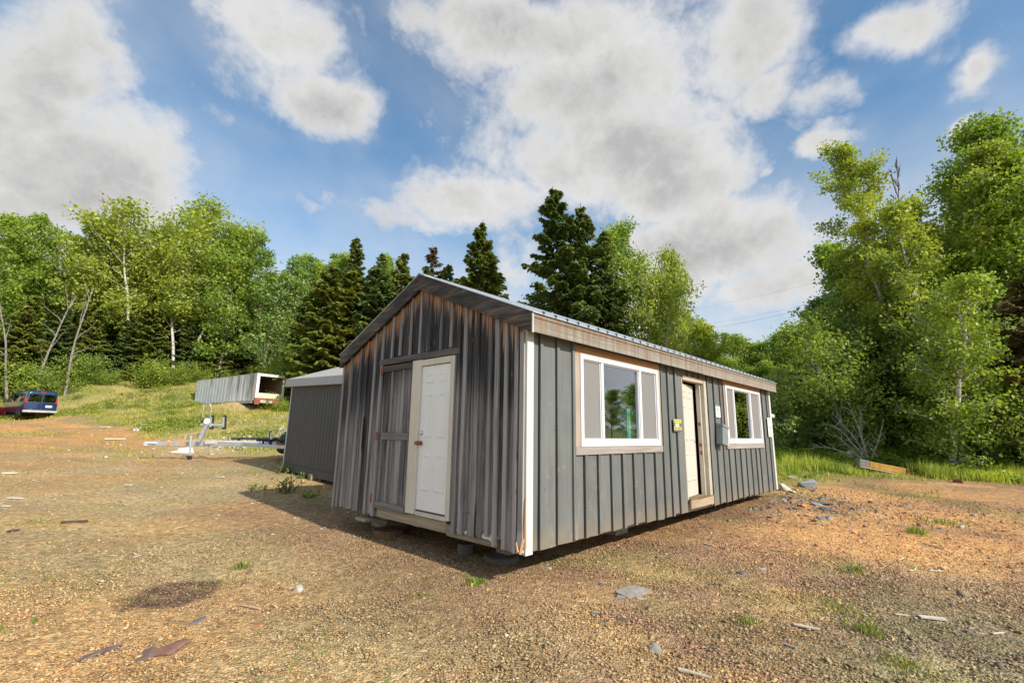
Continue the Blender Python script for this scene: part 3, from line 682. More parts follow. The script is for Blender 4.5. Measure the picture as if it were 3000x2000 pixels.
# ------------------------------------------------------------------ ground cover
def scatter(n, az0, az1, r0, r1, rng, pw=1.):
    az = np.radians(rng.uniform(az0, az1, n)); r = np.exp(rng.uniform(math.log(r0), math.log(r1), n)) if pw == 0 else r0+(r1-r0)*rng.uniform(0, 1, n)**pw
    return CP[0]+r*(np.cos(az)*Fh[0]+np.sin(az)*Rh[0]), CP[1]+r*(np.cos(az)*Fh[1]+np.sin(az)*Rh[1]), r
def inside_building(x, y, m=.05): return ((x > -m) & (x < 9.65+m) & (y > -m) & (y < 4.6+m)) | ((x > 2-m) & (x < 5.2) & (y > 8) & (y < 12.3))
def blades(name, X, Y, h, w, rng, mt, label, lean=.5):
    n = len(X); Z = ground_z(X, Y); a = rng.uniform(0, 6.283, n); b = rng.uniform(0, 6.283, n)
    B = np.stack([X, Y, Z-.02], -1); s = np.stack([np.cos(a), np.sin(a), np.zeros(n)], -1)*(w*.5)[:, None]
    Tp = B+np.stack([np.cos(b)*h*lean*rng.uniform(0, 1, n), np.sin(b)*h*lean*rng.uniform(0, 1, n), h], -1)
    V = np.stack([B-s, B+s, Tp], 1).reshape(-1, 3); F = np.arange(3*n).reshape(n, 3)
    me = np_mesh(name, V, F, {'tint': ('FLOAT', 'FACE', rng.uniform(0, 1, n))})
    o = link(name, me, mt); tag(o, label, name.replace('_', ' '), kind='stuff'); return o
TK = at_r(2570, 1340, 24.6)
def ground_cover():
    rng = np.random.default_rng(99)
    gm = leaf_mat('meadow grass', (.21, .255, .045), (.56, .50, .17), .3)
    # grass on the banks and in films over the yard
    x, y, r = scatter(420000, -54, 54, 14, 75, rng, .8)
    k = (rng.uniform(size=len(x)) < greenness(x, y)**1.5) & ~inside_building(x, y)
    x, y, r = x[k], y[k], r[k]; h = rng.uniform(.06, .26, len(x))*(.6+.6*fbm(x, y, 2, 71))*np.clip(r/34, .35, 1); blades('grass', x, y, h, h*.22+.015, rng, gm, 'short yellow-green grass and weeds on the banks around the yard')
    # sparse sprigs on the gravel
    C = [];
    x, y, r = scatter(5200, -50, 50, 2.2, 24, rng, .9)
    k = (fbm(x, y, 1.3, 33) > .56) & ~inside_building(x, y); x, y = x[k], y[k]
    X = np.repeat(x, 9)+rng.normal(size=9*len(x))*.035; Y = np.repeat(y, 9)+rng.normal(size=9*len(x))*.035; h = rng.uniform(.015, .075, len(X))
    blades('weeds', X, Y, h, h*.16+.003, rng, leaf_mat('weed blades', (.14, .22, .03), (.26, .36, .06), .25), 'tiny sparse green weeds sprouting through the gravel yard', .9)
    # ferns on the right
    x, y, r = scatter(12000, 26, 54, 20, 33, rng, 1.)
    az, _ = polar(x, y); e = np.interp(az, [26, 30, 36, 47, 54], [23, 23.5, 25, 24.5, 24]); k = (r > e-fbm(x, y, 1.5, 81)*4+1.6) & (r < e+8) & (fbm(x, y, .9, 85) > .40-.03*(r-e)) & (np.hypot(x-TK[0]+.4*Fh[0], y-TK[1]+.4*Fh[1]) > 1.5)
    x, y, rr, ee = x[k], y[k], r[k], e[k]; n = len(x); m = 16
    X = np.repeat(x, m); Y = np.repeat(y, m); Z = np.repeat(ground_z(x, y), m); H = np.repeat(rng.uniform(.2, .75, n)*(.35+2.3*fbm(x, y, 1.4, 83)**1.6)*(.35+.65*step(0, 3.2, rr-ee)), m)
    a = rng.uniform(0, 6.283, n*m); q = rng.uniform(.25, 1, n*m)
    Cc = np.stack([X+np.cos(a)*q*.28, Y+np.sin(a)*q*.28, Z+H*(1-(q-.55)**2*1.1)*rng.uniform(.55, 1, n*m)], -1)
    D = np.stack([np.cos(a), np.sin(a), .3-q*.7], -1)
    me = leaves_mesh('ferns', Cc, .17, rng, dirs=D, aspect=.45, up=1.2, tint=np.repeat(rng.uniform(0, .6, n), m)+rng.uniform(0, .4, n*m))
    o = link('ferns', me, LM['fern']); tag(o, 'bright green ferns and weeds along the foot of the right-hand thicket', 'ferns', kind='stuff')
    x, y, r = scatter(60000, 26, 54, 20, 31, rng, 1.); az, _ = polar(x, y); e = np.interp(az, [26, 30, 36, 47, 54], [21, 21.5, 23, 23, 22.5])
    k = (r > e-fbm(x, y, 1.1, 95)*4+2.2) & (rng.uniform(size=len(x)) < step(.38, .6, fbm(x, y, 1.3, 97))+.15) & ~inside_building(x, y) & (np.hypot(x-TK[0]+.4*Fh[0], y-TK[1]+.4*Fh[1]) > 1.2)
    x, y, r, e = x[k], y[k], r[k], e[k]; h = rng.uniform(.15, .75, len(x))*(.4+fbm(x, y, 1.2, 96))*(.45+.55*step(-1, 3, r-e)); blades('tall_grass', x, y, h, h*.07+.018, rng, leaf_mat('tall grass blades', (.26, .34, .045), (.50, .55, .14), .35), 'tall ragged yellow-green grass in front of the right-hand thicket', .35)
    # weeds on the left bank
    x, y, r = scatter(9000, -52, -16, 26, 62, rng, 1.); k = (greenness(x, y) > .7) & (r > 28) & (fbm(x, y, 3, 91) > .56) & ~inside_building(x, y)
    x, y = x[k], y[k]; n = len(x); m = 12
    X = np.repeat(x, m)+rng.normal(size=n*m)*.18; Y = np.repeat(y, m)+rng.normal(size=n*m)*.18; Z = np.repeat(ground_z(x, y), m)+rng.uniform(0, .3, n*m)
    me = leaves_mesh('undergrowth', np.stack([X, Y, Z], -1), .14, rng, tint=rng.uniform(0, .8, n*m))
    o = link('undergrowth', me, leaf_mat('bank weeds', (.16, .24, .035), (.36, .42, .08))); tag(o, 'knee-high weeds growing in clumps on the left bank', 'weeds', kind='stuff')
ground_cover()

def chip_mesh(name, X, Y, S, rng, cols, flat=.45, sink=.25):
    """many angular chips: squashed, jittered octahedra with a colour each"""
    n = len(X); O = np.array([[1, 0, 0], [0, 1, 0], [-1, 0, 0], [0, -1, 0], [0, 0, 1], [0, 0, -1.]])
    Fo = np.array([[0, 1, 4], [1, 2, 4], [2, 3, 4], [3, 0, 4], [1, 0, 5], [2, 1, 5], [3, 2, 5], [0, 3, 5]])
    P = O[None]+rng.normal(size=(n, 6, 3))*.28; P[:, :, 0] *= rng.uniform(.6, 1.3, n)[:, None]; P[:, :, 2] *= flat
    a = rng.uniform(0, 6.283, n); ti = rng.normal(size=(n, 2))*.3
    c, s = np.cos(a)[:, None], np.sin(a)[:, None]
    x = P[:, :, 0]*c-P[:, :, 1]*s; y = P[:, :, 0]*s+P[:, :, 1]*c; z = P[:, :, 2]+x*ti[:, :1]+y*ti[:, 1:]
    V = np.stack([x, y, z], -1)*S[:, None, None]*.5; V[:, :, 0] += X[:, None]; V[:, :, 1] += Y[:, None]; V[:, :, 2] += (ground_z(X, Y)+S*(.5-sink)*flat)[:, None]
    F = (Fo[None]+6*np.arange(n)[:, None, None]).reshape(-1, 3)
    ci = np.repeat(cols, 8, 0); ci = np.concatenate([ci, np.ones((len(ci), 1))], 1)
    return np_mesh(name, V.reshape(-1, 3), F, {'stone': ('FLOAT_COLOR', 'FACE', ci)})
def stone_mat():
    if 'stone' in MC: return MC['stone']
    m, t, b = mat('stone chips'); c = t.attr('stone', 'Color')
    n = t.noise(t.coord(), 60, 4, .6); t.put(b.inputs['Base Color'], t.mix(1., c, t.ramp(n, [(.3, .8), (.7, 1.15)]), 'MULTIPLY')); b.inputs['Roughness'].default_value = .85
    MC['stone'] = m; return m
def gravel():
    rng = np.random.default_rng(123)
    x, y, r = scatter(95000, -52, 52, 1.7, 17, rng, .85); az, _ = polar(x, y)
    dens = np.where(az > 2, 1., .62)*(1-.6*np.clip(greenness(x, y), 0, 1)); k = (rng.uniform(size=len(x)) < dens) & ~inside_building(x, y, -.6)
    x, y, r, az = x[k], y[k], r[k], az[k]; n = len(x)
    S = rng.lognormal(math.log(.0145), .48, n)*(.75+.35*np.clip((az+10)/40, 0, 1))*(1+.025*r)
    base = ground_colour(x, y); v = rng.uniform(.45, 1.3, n)[:, None]
    pal = np.array([[.42, .23, .10], [.34, .16, .08], [.26, .22, .17], [.5, .33, .16], [.22, .20, .19], [.55, .48, .36]]); p = pal[rng.choice(6, n, p=[.3, .22, .16, .18, .08, .06])]
    cols = np.clip((base*.6+p*.4)*v*1.12, .02, .9)
    x2, y2, r2 = scatter(125000, -52, 52, 1.6, 8.5, rng, .62); k = ~inside_building(x2, y2, -.6); x2, y2, r2 = x2[k], y2[k], r2[k]; n2 = len(x2)
    S2 = rng.lognormal(math.log(.0125), .38, n2)*(1+.05*r2); c2 = np.clip((ground_colour(x2, y2)*.7+pal[rng.choice(6, n2, p=[.3, .2, .18, .18, .08, .06])]*.3)*rng.uniform(.55, 1.55, n2)[:, None], .02, .9)
    x = np.concatenate([x, x2]); y = np.concatenate([y, y2]); S = np.concatenate([S, S2]); cols = np.concatenate([cols, c2])
    o = link('gravel', chip_mesh('gravel', x, y, S, rng, cols), stone_mat()); tag(o, 'loose orange and brown slate gravel covering the yard', 'gravel', kind='stuff')
    # slate rubble off the far corner of the cabin
    c0 = on_z(2340, 1465, -.15); n = 1500
    th = rng.normal(size=(n, 2)); x = c0[0]+Rh[0]*th[:, 0]*1.15+Fh[0]*th[:, 1]*1.2; y = c0[1]+Rh[1]*th[:, 0]*1.15+Fh[1]*th[:, 1]*1.2
    k = ~inside_building(x, y, .02); x, y = x[k], y[k]; n = len(x)
    S = rng.lognormal(math.log(.062), .45, n); pal = np.array([[.27, .26, .25], [.20, .175, .16], [.36, .2, .12], [.38, .34, .29], [.27, .16, .11]])
    cols = pal[rng.choice(5, n, p=[.3, .25, .22, .08, .15])]*rng.uniform(.7, 1.2, n)[:, None]
    o = link('rubble', chip_mesh('rubble', x, y, S, rng, cols, .3, .45), stone_mat()); tag(o, 'grey and rusty slate rubble lying off the far front corner of the cabin', 'rubble', kind='stuff')
    # pale chips and litter over the left yard and the stony bank
    x, y, r = scatter(3600, -50, -8, 8, 45, rng, 1.); k = (rng.uniform(size=len(x)) < (1-greenness(x, y))*.8+.12) & ~inside_building(x, y, .1); x, y, r = x[k], y[k], r[k]; n = len(x)
    S = rng.lognormal(math.log(.034), .45, n)*(.6+r/34); cols = np.array([.56, .49, .38])*rng.uniform(.5, 1.25, n)[:, None]
    o = link('pale_stones', chip_mesh('pale_stones', x, y, S, rng, cols, .35), stone_mat()); tag(o, 'small pale stones and chips strewn over the left yard', 'stones', kind='stuff')
    c0 = at_r(845, 1250, 29); n = 900; th = rng.normal(size=(n, 2)); x = c0[0]+Rh[0]*th[:, 0]*2.4+Fh[0]*th[:, 1]*2.2; y = c0[1]+Rh[1]*th[:, 0]*2.4+Fh[1]*th[:, 1]*2.2
    S = rng.lognormal(math.log(.16), .4, n); cols = np.array([.5, .44, .34])*rng.uniform(.6, 1.2, n)[:, None]
    o = link('bank_stones', chip_mesh('bank_stones', x, y, S, rng, cols, .5), stone_mat()); tag(o, 'loose pale stones spilling down the bank behind the shed', 'stones', kind='stuff')
gravel()

# ------------------------------------------------------------------ cabin materials
def wood_mat(name, stops, axis='z', fine=34, along=1.1, rough=.8, bmp=.35, blotch=.35, rndv=.3):
    if name in MC: return MC[name]
    m, t, b = mat(name); co = t.coord()
    sc = {'z': (fine, fine, along), 'y': (fine, along, fine), 'x': (along, fine, fine)}[axis]
    r = t.attr('rnd', 'Fac'); off = t.new('ShaderNodeCombineXYZ')
    for i in range(3): t.put(off.inputs[i], t.math('MULTIPLY', r, (7.3, 3.1, 5.7)[i]))
    cc = t.vmath('ADD', co, off.outputs[0])
    n1 = t.noise(t.scaled(cc, sc), 1, 6, .65, .3); n2 = t.noise(t.scaled(cc, tuple(v*.16+.6 for v in sc)), 1, 4, .6)
    f = t.math('ADD', t.math('MULTIPLY', n1, 1-blotch), t.math('MULTIPLY', n2, blotch))
    f = t.math('ADD', f, t.math('MULTIPLY', t.math('SUBTRACT', r, .5), rndv))
    t.put(b.inputs['Base Color'], t.ramp(f, stops)); b.inputs['Roughness'].default_value = rough
    b.inputs['Specular IOR Level'].default_value = .25
    t.put(b.inputs['Normal'], t.bump(n1, bmp, .006)); MC[name] = m; return m
def paint_mat(name, c, under=(.42, .36, .28), wear=.62, rough=.5, axis='z', streak=.12, mud=False):
    if name in MC: return MC[name]
    m, t, b = mat(name); co = t.coord(); r = t.attr('rnd', 'Fac')
    sc = {'z': (22, 22, 1.2), 'x': (1.2, 22, 22), 'y': (22, 1.2, 22)}[axis]
    n = t.noise(t.scaled(co, sc), 1, 5, .6); n2 = t.noise(co, 2.2, 4, .6); n3 = t.noise(t.scaled(co, tuple(v*1.4 for v in sc)), 1.7, 5, .7)
    v = t.math('ADD', t.math('MULTIPLY', n, .5), t.math('ADD', t.math('MULTIPLY', n2, .35), t.math('MULTIPLY', r, .15)))
    base = t.ramp(v, [(.3, tuple(x*(1-streak*1.6) for x in c)), (.5, c), (.72, tuple(min(1, x*(1+streak*1.5)) for x in c))])
    w = t.ramp(n3, [(wear, 0.), (wear+.05, 1.)])
    c_ = t.mix(w, base, under)
    if mud:
        sp = t.new('ShaderNodeSeparateXYZ'); t.put(sp.inputs[0], co); mz = t.math('SUBTRACT', sp.outputs[2], t.math('MULTIPLY', t.noise(co, 5, 5, .7), .55))
        c_ = t.mix(t.maprange(mz, -.28, .05, .45, 0., True), c_, (.27, .20, .13))
        vo = t.new('ShaderNodeTexVoronoi'); t.put(vo.inputs['Vector'], co); vo.inputs['Scale'].default_value = 6.; c_ = t.mix(t.maprange(vo.outputs['Distance'], .05, .08, .7, 0.), c_, (.06, .055, .05))
        pale = t.noise(co, 3.3, 7, .75, 1.); c_ = t.mix(t.maprange(pale, .60, .70, 0., .5), c_, (.34, .34, .32)); dk = t.noise(t.scaled(co, (7, 7, .8)), 1, 5, .7); c_ = t.mix(t.maprange(dk, .56, .72, 0., .45), c_, (.075, .078, .08))
    t.put(b.inputs['Base Color'], c_); b.inputs['Roughness'].default_value = rough
    t.put(b.inputs['Normal'], t.bump(n, .25, .004)); MC[name] = m; return m

def gable_mat():
    """weathered boards: raw brown under the rake, blackened band below it, silver grey towards the ground"""
    m, t, b = mat('weathered gable boards'); co = t.coord(); r = t.attr('rnd', 'Fac')
    off = t.new('ShaderNodeCombineXYZ')
    for i in range(3): t.put(off.inputs[i], t.math('MULTIPLY', r, (11.3, 4.1, 5.7)[i]))
    cc = t.vmath('ADD', co, off.outputs[0]); sep = t.new('ShaderNodeSeparateXYZ'); t.put(sep.inputs[0], co)
    g1 = t.noise(t.scaled(cc, (30, 55, 1.0)), 1, 6, .7, .4); g2 = t.noise(t.scaled(cc, (8, 13, .55)), 1, 5, .6, .3); g3 = t.noise(t.scaled(cc, (9, 60, .5)), 1, 3, .6)
    big = t.noise(t.scaled(co, (1, 2.2, .55)), 1, 3, .5)
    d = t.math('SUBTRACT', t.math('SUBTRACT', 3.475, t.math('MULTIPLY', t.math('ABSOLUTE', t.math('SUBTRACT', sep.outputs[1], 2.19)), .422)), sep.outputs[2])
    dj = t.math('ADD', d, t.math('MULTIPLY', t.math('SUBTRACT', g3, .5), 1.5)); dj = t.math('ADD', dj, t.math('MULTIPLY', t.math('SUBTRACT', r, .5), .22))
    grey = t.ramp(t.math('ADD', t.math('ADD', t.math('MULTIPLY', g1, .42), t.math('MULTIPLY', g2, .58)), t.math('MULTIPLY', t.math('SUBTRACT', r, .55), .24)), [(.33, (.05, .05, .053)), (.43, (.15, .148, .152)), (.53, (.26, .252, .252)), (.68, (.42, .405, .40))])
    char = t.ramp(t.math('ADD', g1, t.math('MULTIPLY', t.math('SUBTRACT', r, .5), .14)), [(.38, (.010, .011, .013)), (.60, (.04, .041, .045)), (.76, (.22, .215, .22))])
    raw = t.ramp(g1, [(.3, (.22, .11, .065)), (.5, (.46, .27, .17)), (.68, (.62, .44, .32))])
    low = t.ramp(t.math('ADD', t.math('MULTIPLY', sep.outputs[2], .4), t.math('MULTIPLY', t.math('SUBTRACT', big, .5), .9)), [(.10, .8), (.50, 0.)])
    kc = t.math('MULTIPLY', t.maprange(t.math('ADD', t.math('MULTIPLY', g2, .8), t.math('MULTIPLY', r, .55)), .35, .75, 1., 0., True), t.math('SUBTRACT', 1.0, low))
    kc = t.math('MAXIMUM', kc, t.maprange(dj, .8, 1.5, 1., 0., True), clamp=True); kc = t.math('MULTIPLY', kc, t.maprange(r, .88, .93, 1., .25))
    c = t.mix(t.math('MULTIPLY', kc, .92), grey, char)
    c = t.mix(t.math('MULTIPLY', low, .35), c, t.mix(1., grey, (1.5, 1.32, 1.18), 'MULTIPLY'))
    c = t.mix(t.maprange(dj, .04, .22, .92, 0., True), c, raw)
    # knots
    v = t.new('ShaderNodeTexVoronoi'); t.put(v.inputs['Vector'], t.scaled(cc, (1, 7., 1.6))); v.inputs['Scale'].default_value = 1.
    k = t.maprange(v.outputs['Distance'], .05, .09, 1., 0., True)
    c = t.mix(t.math('MULTIPLY', k, .75), c, t.mix(t.maprange(v.outputs['Distance'], .02, .05, 1., 0.), (.30, .18, .10), (.02, .015, .012)))
    cr = t.noise(t.scaled(cc, (1, 75, .9)), 1, 3, .5); c = t.mix(t.maprange(cr, .64, .68, 0., .9), c, (.008, .008, .009))
    t.put(b.inputs['Base Color'], c); b.inputs['Roughness'].default_value = .8; b.inputs['Specular IOR Level'].default_value = .25
    t.put(b.inputs['Normal'], t.bump(g1, .55, .008)); return m
GM = gable_mat()
greywood = wood_mat('silvered wood', [(.3, (.08, .072, .066)), (.5, (.20, .18, .165)), (.7, (.36, .33, .30))], 'z')
greywood_y = wood_mat('silvered rail wood', [(.3, (.045, .042, .04)), (.5, (.12, .11, .105)), (.7, (.26, .24, .23))], 'y')
bargewood = wood_mat('blackened rake board', [(.36, (.018, .0175, .018)), (.49, (.06, .056, .053)), (.57, (.125, .105, .09)), (.64, (.28, .175, .10)), (.73, (.42, .29, .19))], 'y', 24, 1.8, blotch=.55, rndv=.08)
sillwood = wood_mat('pale weathered timber', [(.3, (.17, .14, .095)), (.5, (.34, .29, .21)), (.7, (.48, .42, .33))], 'y', 22, 1.2)
sillwood_x = wood_mat('worn threshold timber', [(.3, (.22, .16, .10)), (.5, (.42, .33, .23)), (.7, (.55, .46, .35))], 'x', 22, 1.2)
cedar_x = wood_mat('raw cedar trim', [(.3, (.30, .155, .075)), (.5, (.46, .26, .135)), (.7, (.58, .37, .21))], 'x', 20, 1., rndv=.1)
trim_x = wood_mat('greyed sill board', [(.3, (.20, .165, .145)), (.5, (.33, .285, .255)), (.7, (.44, .39, .35))], 'x', 24, 1.3)
trim_z = wood_mat('greyed side trim', [(.3, (.24, .18, .13)), (.5, (.40, .32, .25)), (.7, (.52, .43, .35))], 'z', 24, 1.3)
greypaint = paint_mat('grey painted boards', (.150, .156, .149), (.38, .36, .33), .67, streak=.18, mud=True)
whitepaint = paint_mat('white painted corner', (.60, .60, .555), (.55, .40, .28), .72)
vinyl = simple('white vinyl', (.70, .70, .715), .4, var=.06, scale=5)
doorpaint = simple('white door enamel', (.86, .88, .88), .35, var=.03, scale=3)
cream = simple('cream door paint', (.60, .555, .475), .45, var=.05, scale=4)
jamb_mat = paint_mat('dirty cream frame', (.66, .62, .52), (.36, .27, .18), .64)
inner = simple('inside panelling', (.16, .13, .10), .8, var=.2, scale=3)
rust = simple('rusty hinge', (.28, .085, .035), .85, var=.35, scale=30)
steel = simple('bright steel', (.6, .6, .6), .25, 1.)
rubber = simple('black rubber', (.02, .02, .02), .7)
def fascia_mat():
    m, t, b = mat('stained fascia board'); co = t.coord()
    s = t.noise(t.scaled(co, (11, 1, .35)), 1, 5, .7); g = t.noise(t.scaled(co, (1.2, 30, 30)), 1, 5, .6); s2 = t.noise(t.scaled(co, (26, 1, 1.1)), 1, 4, .7)
    sep = t.new('ShaderNodeSeparateXYZ'); t.put(sep.inputs[0], co)
    base = t.ramp(g, [(.3, (.19, .18, .155)), (.5, (.28, .265, .235)), (.7, (.37, .355, .315))])
    top = t.maprange(sep.outputs[2], 2.49, 2.70, .0, .11)
    w = t.ramp(t.math('ADD', t.math('ADD', t.math('MULTIPLY', s, .6), t.math('MULTIPLY', s2, .4)), top), [(.46, 0.), (.56, .6), (.66, 1.)])
    c = t.mix(w, base, t.ramp(s2, [(.35, (.12, .085, .055)), (.65, (.27, .16, .08))]))
    far = t.maprange(sep.outputs[0], 3.5, 6.5, 0., .35); c = t.mix(far, c, (.30, .265, .22))
    t.put(b.inputs['Base Color'], c); b.inputs['Roughness'].default_value = .8; t.put(b.inputs['Normal'], t.bump(g, .3, .004)); return m
def roof_mat(name='galvanised roofing', c=(.50, .54, .58)):
    m, t, b = mat(name); co = t.coord(); n = t.noise(t.scaled(co, (3, .6, .6)), 2, 5, .7); n2 = t.noise(co, 1.3, 3)
    c0 = t.ramp(n, [(.3, tuple(x*.8 for x in c)), (.6, c), (.75, tuple(x*1.15 for x in c))]); w = t.ramp(n2, [(.66, 0.), (.74, .5)])
    t.put(b.inputs['Base Color'], t.mix(w, c0, (.34, .22, .15))); b.inputs['Roughness'].default_value = .5; b.inputs['Metallic'].default_value = .2; return m
def glass_mat(name, tint, refl=1.0, ior=1.9):
    m, t, b = mat(name); t.n.remove(b)
    lw = t.new('ShaderNodeLayerWeight'); lw.inputs[0].default_value = .5
    f = t.math('ADD', .13*refl, t.math('MULTIPLY', t.math('POWER', lw.outputs['Facing'], 2.6), .9), clamp=True)
    tr = t.new('ShaderNodeBsdfTransparent'); t.put(tr.inputs[0], tint); gl = t.new('ShaderNodeBsdfGlossy'); t.put(gl.inputs[0], (.93, .9, 1.)); gl.inputs['Roughness'].default_value = .0
    ms = t.new('ShaderNodeMixShader'); t.put(ms.inputs[0], f); t.l.new(tr.outputs[0], ms.inputs[1]); t.l.new(gl.outputs[0], ms.inputs[2])
    t.l.new(ms.outputs[0], t.n['Material Output'].inputs[0]); return m
def screen_mat():
    m, t, b = mat('fly screen mesh'); t.put(b.inputs['Base Color'], (.30, .285, .27)); b.inputs['Roughness'].default_value = .8
    tr = t.new('ShaderNodeBsdfTransparent'); ms = t.new('ShaderNodeMixShader'); ms.inputs[0].default_value = .66
    t.l.new(tr.outputs[0], ms.inputs[1]); t.l.new(b.outputs[0], ms.inputs[2]); t.l.new(ms.outputs[0], t.n['Material Output'].inputs[0]); return m
GLASS = glass_mat('window glass', (.80, .93, .90), 1.2); SCREEN = screen_mat()

def roofline(y): return 3.475-.422*abs(y-2.19)
WD, LN, RZ = 4.6, 9.65, .31
cabin = thing('wooden_cabin', 'grey board-and-batten cabin with black weathered gable end, standing on blocks', 'cabin')
def gable():
    rng = random.Random(3); mb = MB()
    def board(y0, y1, z0, z1=None, x0=0., x1=.02, rnd=None):
        j = rng.uniform(-.004, .004)
        t0 = roofline(y0)+.03 if z1 is None else z1; t1 = roofline(y1)+.03 if z1 is None else z1
        tk = rng.uniform(-.012, .012); r = rng.random()*.72 if rnd is None else rnd
        mb.hexa([(x0+j, y0, z0+tk), (x1, y0, z0+tk), (x1, y1, z0-tk), (x0+j, y1, z0-tk), (x0+j, y0, t0), (x1, y0, t0), (x1, y1, t1), (x0+j, y1, t1)], r)
    def batten(y, z0, z1=None, w=.055, lean=0):
        z0 += rng.uniform(-.025, .02); zt = (roofline(y)+.03) if z1 is None else z1; r = rng.random()*.35+.75; w *= rng.uniform(.85, 1.2); th = rng.uniform(.024, .034)
        mb.hexa([(-th, y-w/2+lean, z0), (.0, y-w/2+lean, z0), (.0, y+w/2+lean, z0), (-th, y+w/2+lean, z0), (-th, y-w/2, zt), (.0, y-w/2, zt), (.0, y+w/2, zt), (-th, y+w/2, zt)], r)
    left = [4.60, 4.29, 3.95, 3.73, 3.47, 3.205]
    for a, b_ in zip(left[:-1], left[1:]): board(b_+.002, a-.002, rng.uniform(-.02, .03))
    board(2.29, 2.295, 2.48) if False else None
    for y in (4.57, 4.29, 3.95, 3.73, 3.47, 3.24): batten(y, -.0, lean=rng.uniform(-.01, .01))
    up = [3.205, 2.95, 2.72, 2.44, 2.19, 1.93, 1.66, 1.42, 1.21]
    for a, b_ in zip(up[:-1], up[1:]): 
        if b_ < 2.29 < a: board(b_+.002, 2.289, 2.47); board(2.291, a-.002, 2.47)
        else: board(b_+.002, a-.002, 2.47)
    for y in up[1:-1]: batten(y, 2.477, w=.05)
    right = [1.205, .98, .72, .53, .33, .15, .0]; bot = [.10, .07, .12, .11, -.02, -.03]
    for (a, b_), z in zip(zip(right[:-1], right[1:]), bot):
        if z > .05:    # broken, splintered feet
            n = 5; ys = [b_+.002+(a-b_-.004)*i/n for i in range(n+1)]; r = rng.random()
            for i in range(n):
                e0, e1 = z+rng.uniform(-.05, .05), z+rng.uniform(-.05, .05)
                mb.hexa([(0, ys[i], e0), (.02, ys[i], e0), (.02, ys[i+1], e1), (0, ys[i+1], e1), (0, ys[i], .3), (.02, ys[i], .3), (.02, ys[i+1], .3), (0, ys[i+1], .3)], r)
            board(b_+.002, a-.002, .30, rnd=r)
        else: board(b_+.002, a-.002, z)
    for y, z in ((1.235, .02), (1.10, .05), (.85, .06), (.60, .09), (.47, .02), (.31, -.03), (.135, -.03)): batten(y, z, w=.058, lean=rng.uniform(-.012, .012))
    g = mb.build('gable_wall', GM, cabin, bevel=.003)
    # lighter bare end board at the corner
    e = MB(); e.hexa([(-.024, .012, .22), (-.001, .012, .22), (-.001, .085, .22), (-.024, .085, .22), (-.024, .012, 2.52), (-.001, .012, 2.52), (-.001, .075, 2.5), (-.024, .075, 2.5)], .5)
    e.hexa([(-.03, .005, -.0), (-.001, .005, -.0), (-.001, .10, .03), (-.03, .10, .03), (-.024, .012, .22), (-.001, .012, .22), (-.001, .085, .22), (-.024, .085, .22)], .9)
    e.build('end_board', wood_mat('bare split board', [(.3, (.22, .20, .19)), (.5, (.36, .34, .33)), (.7, (.50, .46, .43))], 'z'), cabin, label='paler bare board at the near corner, split at its foot')
    s = MB(); s.hexa([(-.012, -.022, .05), (.01, -.022, .05), (.02, .01, .05), (-.02, .01, .05), (-.006, -.022, .55), (.002, -.022, .6), (.002, .0, .6), (-.006, .0, .5)], .5)
    s.bar((-.04, .02, -.01), (-.015, .0, .15), .02, .03); s.bar((-.05, .05, .0), (-.02, .10, .09), .02, .05)
    s.build('splintered_edge', wood_mat('fresh split wood', [(.3, (.35, .16, .07)), (.5, (.52, .28, .14)), (.7, (.62, .42, .26))], 'z'), cabin)
    t_ = MB(); rng2 = random.Random(8); y = .42
    while y < 1.2:
        w = rng2.uniform(.05, .12); z = rng2.uniform(.035, .075); t_.hexa([(.021, y, z), (.024, y, z), (.024, y+w, z+rng2.uniform(-.02, .02)), (.021, y+w, z), (.021, y, .22), (.024, y, .22), (.024, y+w, .22), (.021, y+w, .22)]); y += w
    t_.build('house_wrap', simple('white house wrap', (.75, .77, .8), .5, var=.05), cabin)
    h = MB(); h.hexa([(-.035, 1.21, 2.372), (-.001, 1.21, 2.372), (-.001, 3.30, 2.385), (-.035, 3.30, 2.385), (-.035, 1.21, 2.462), (-.001, 1.21, 2.462), (-.001, 3.30, 2.482), (-.035, 3.30, 2.482)])
    h.build('header_board', greywood_y, cabin, bevel=.004)
    bm_ = MB(); bm_.box(.03, .11, .45, 1.42, -.035, .115, .2); bm_.box(.03, .11, 1.424, 3.18, -.01, .128, .6)
    bm_.build('sill_beam', sillwood, cabin, bevel=.004)
    # inside faces of the walls
    w = MB(); w.box(.04, .09, .13, 1.29, .12, 2.45); w.box(.04, .09, 3.2, 4.5, .12, 2.45); w.box(.04, .09, .13, 4.5, 2.451, 2.65)
    w.hexa([(.04, .2, 2.651), (.09, .2, 2.651), (.09, 4.4, 2.651), (.04, 4.4, 2.651), (.04, 2.15, 3.4), (.09, 2.15, 3.4), (.09, 2.23, 3.4), (.04, 2.23, 3.4)])
    w.box(.045, .09, 2.33, 3.19, .13, 2.37)
    w.build('inner_lining', inner, cabin)
gable()
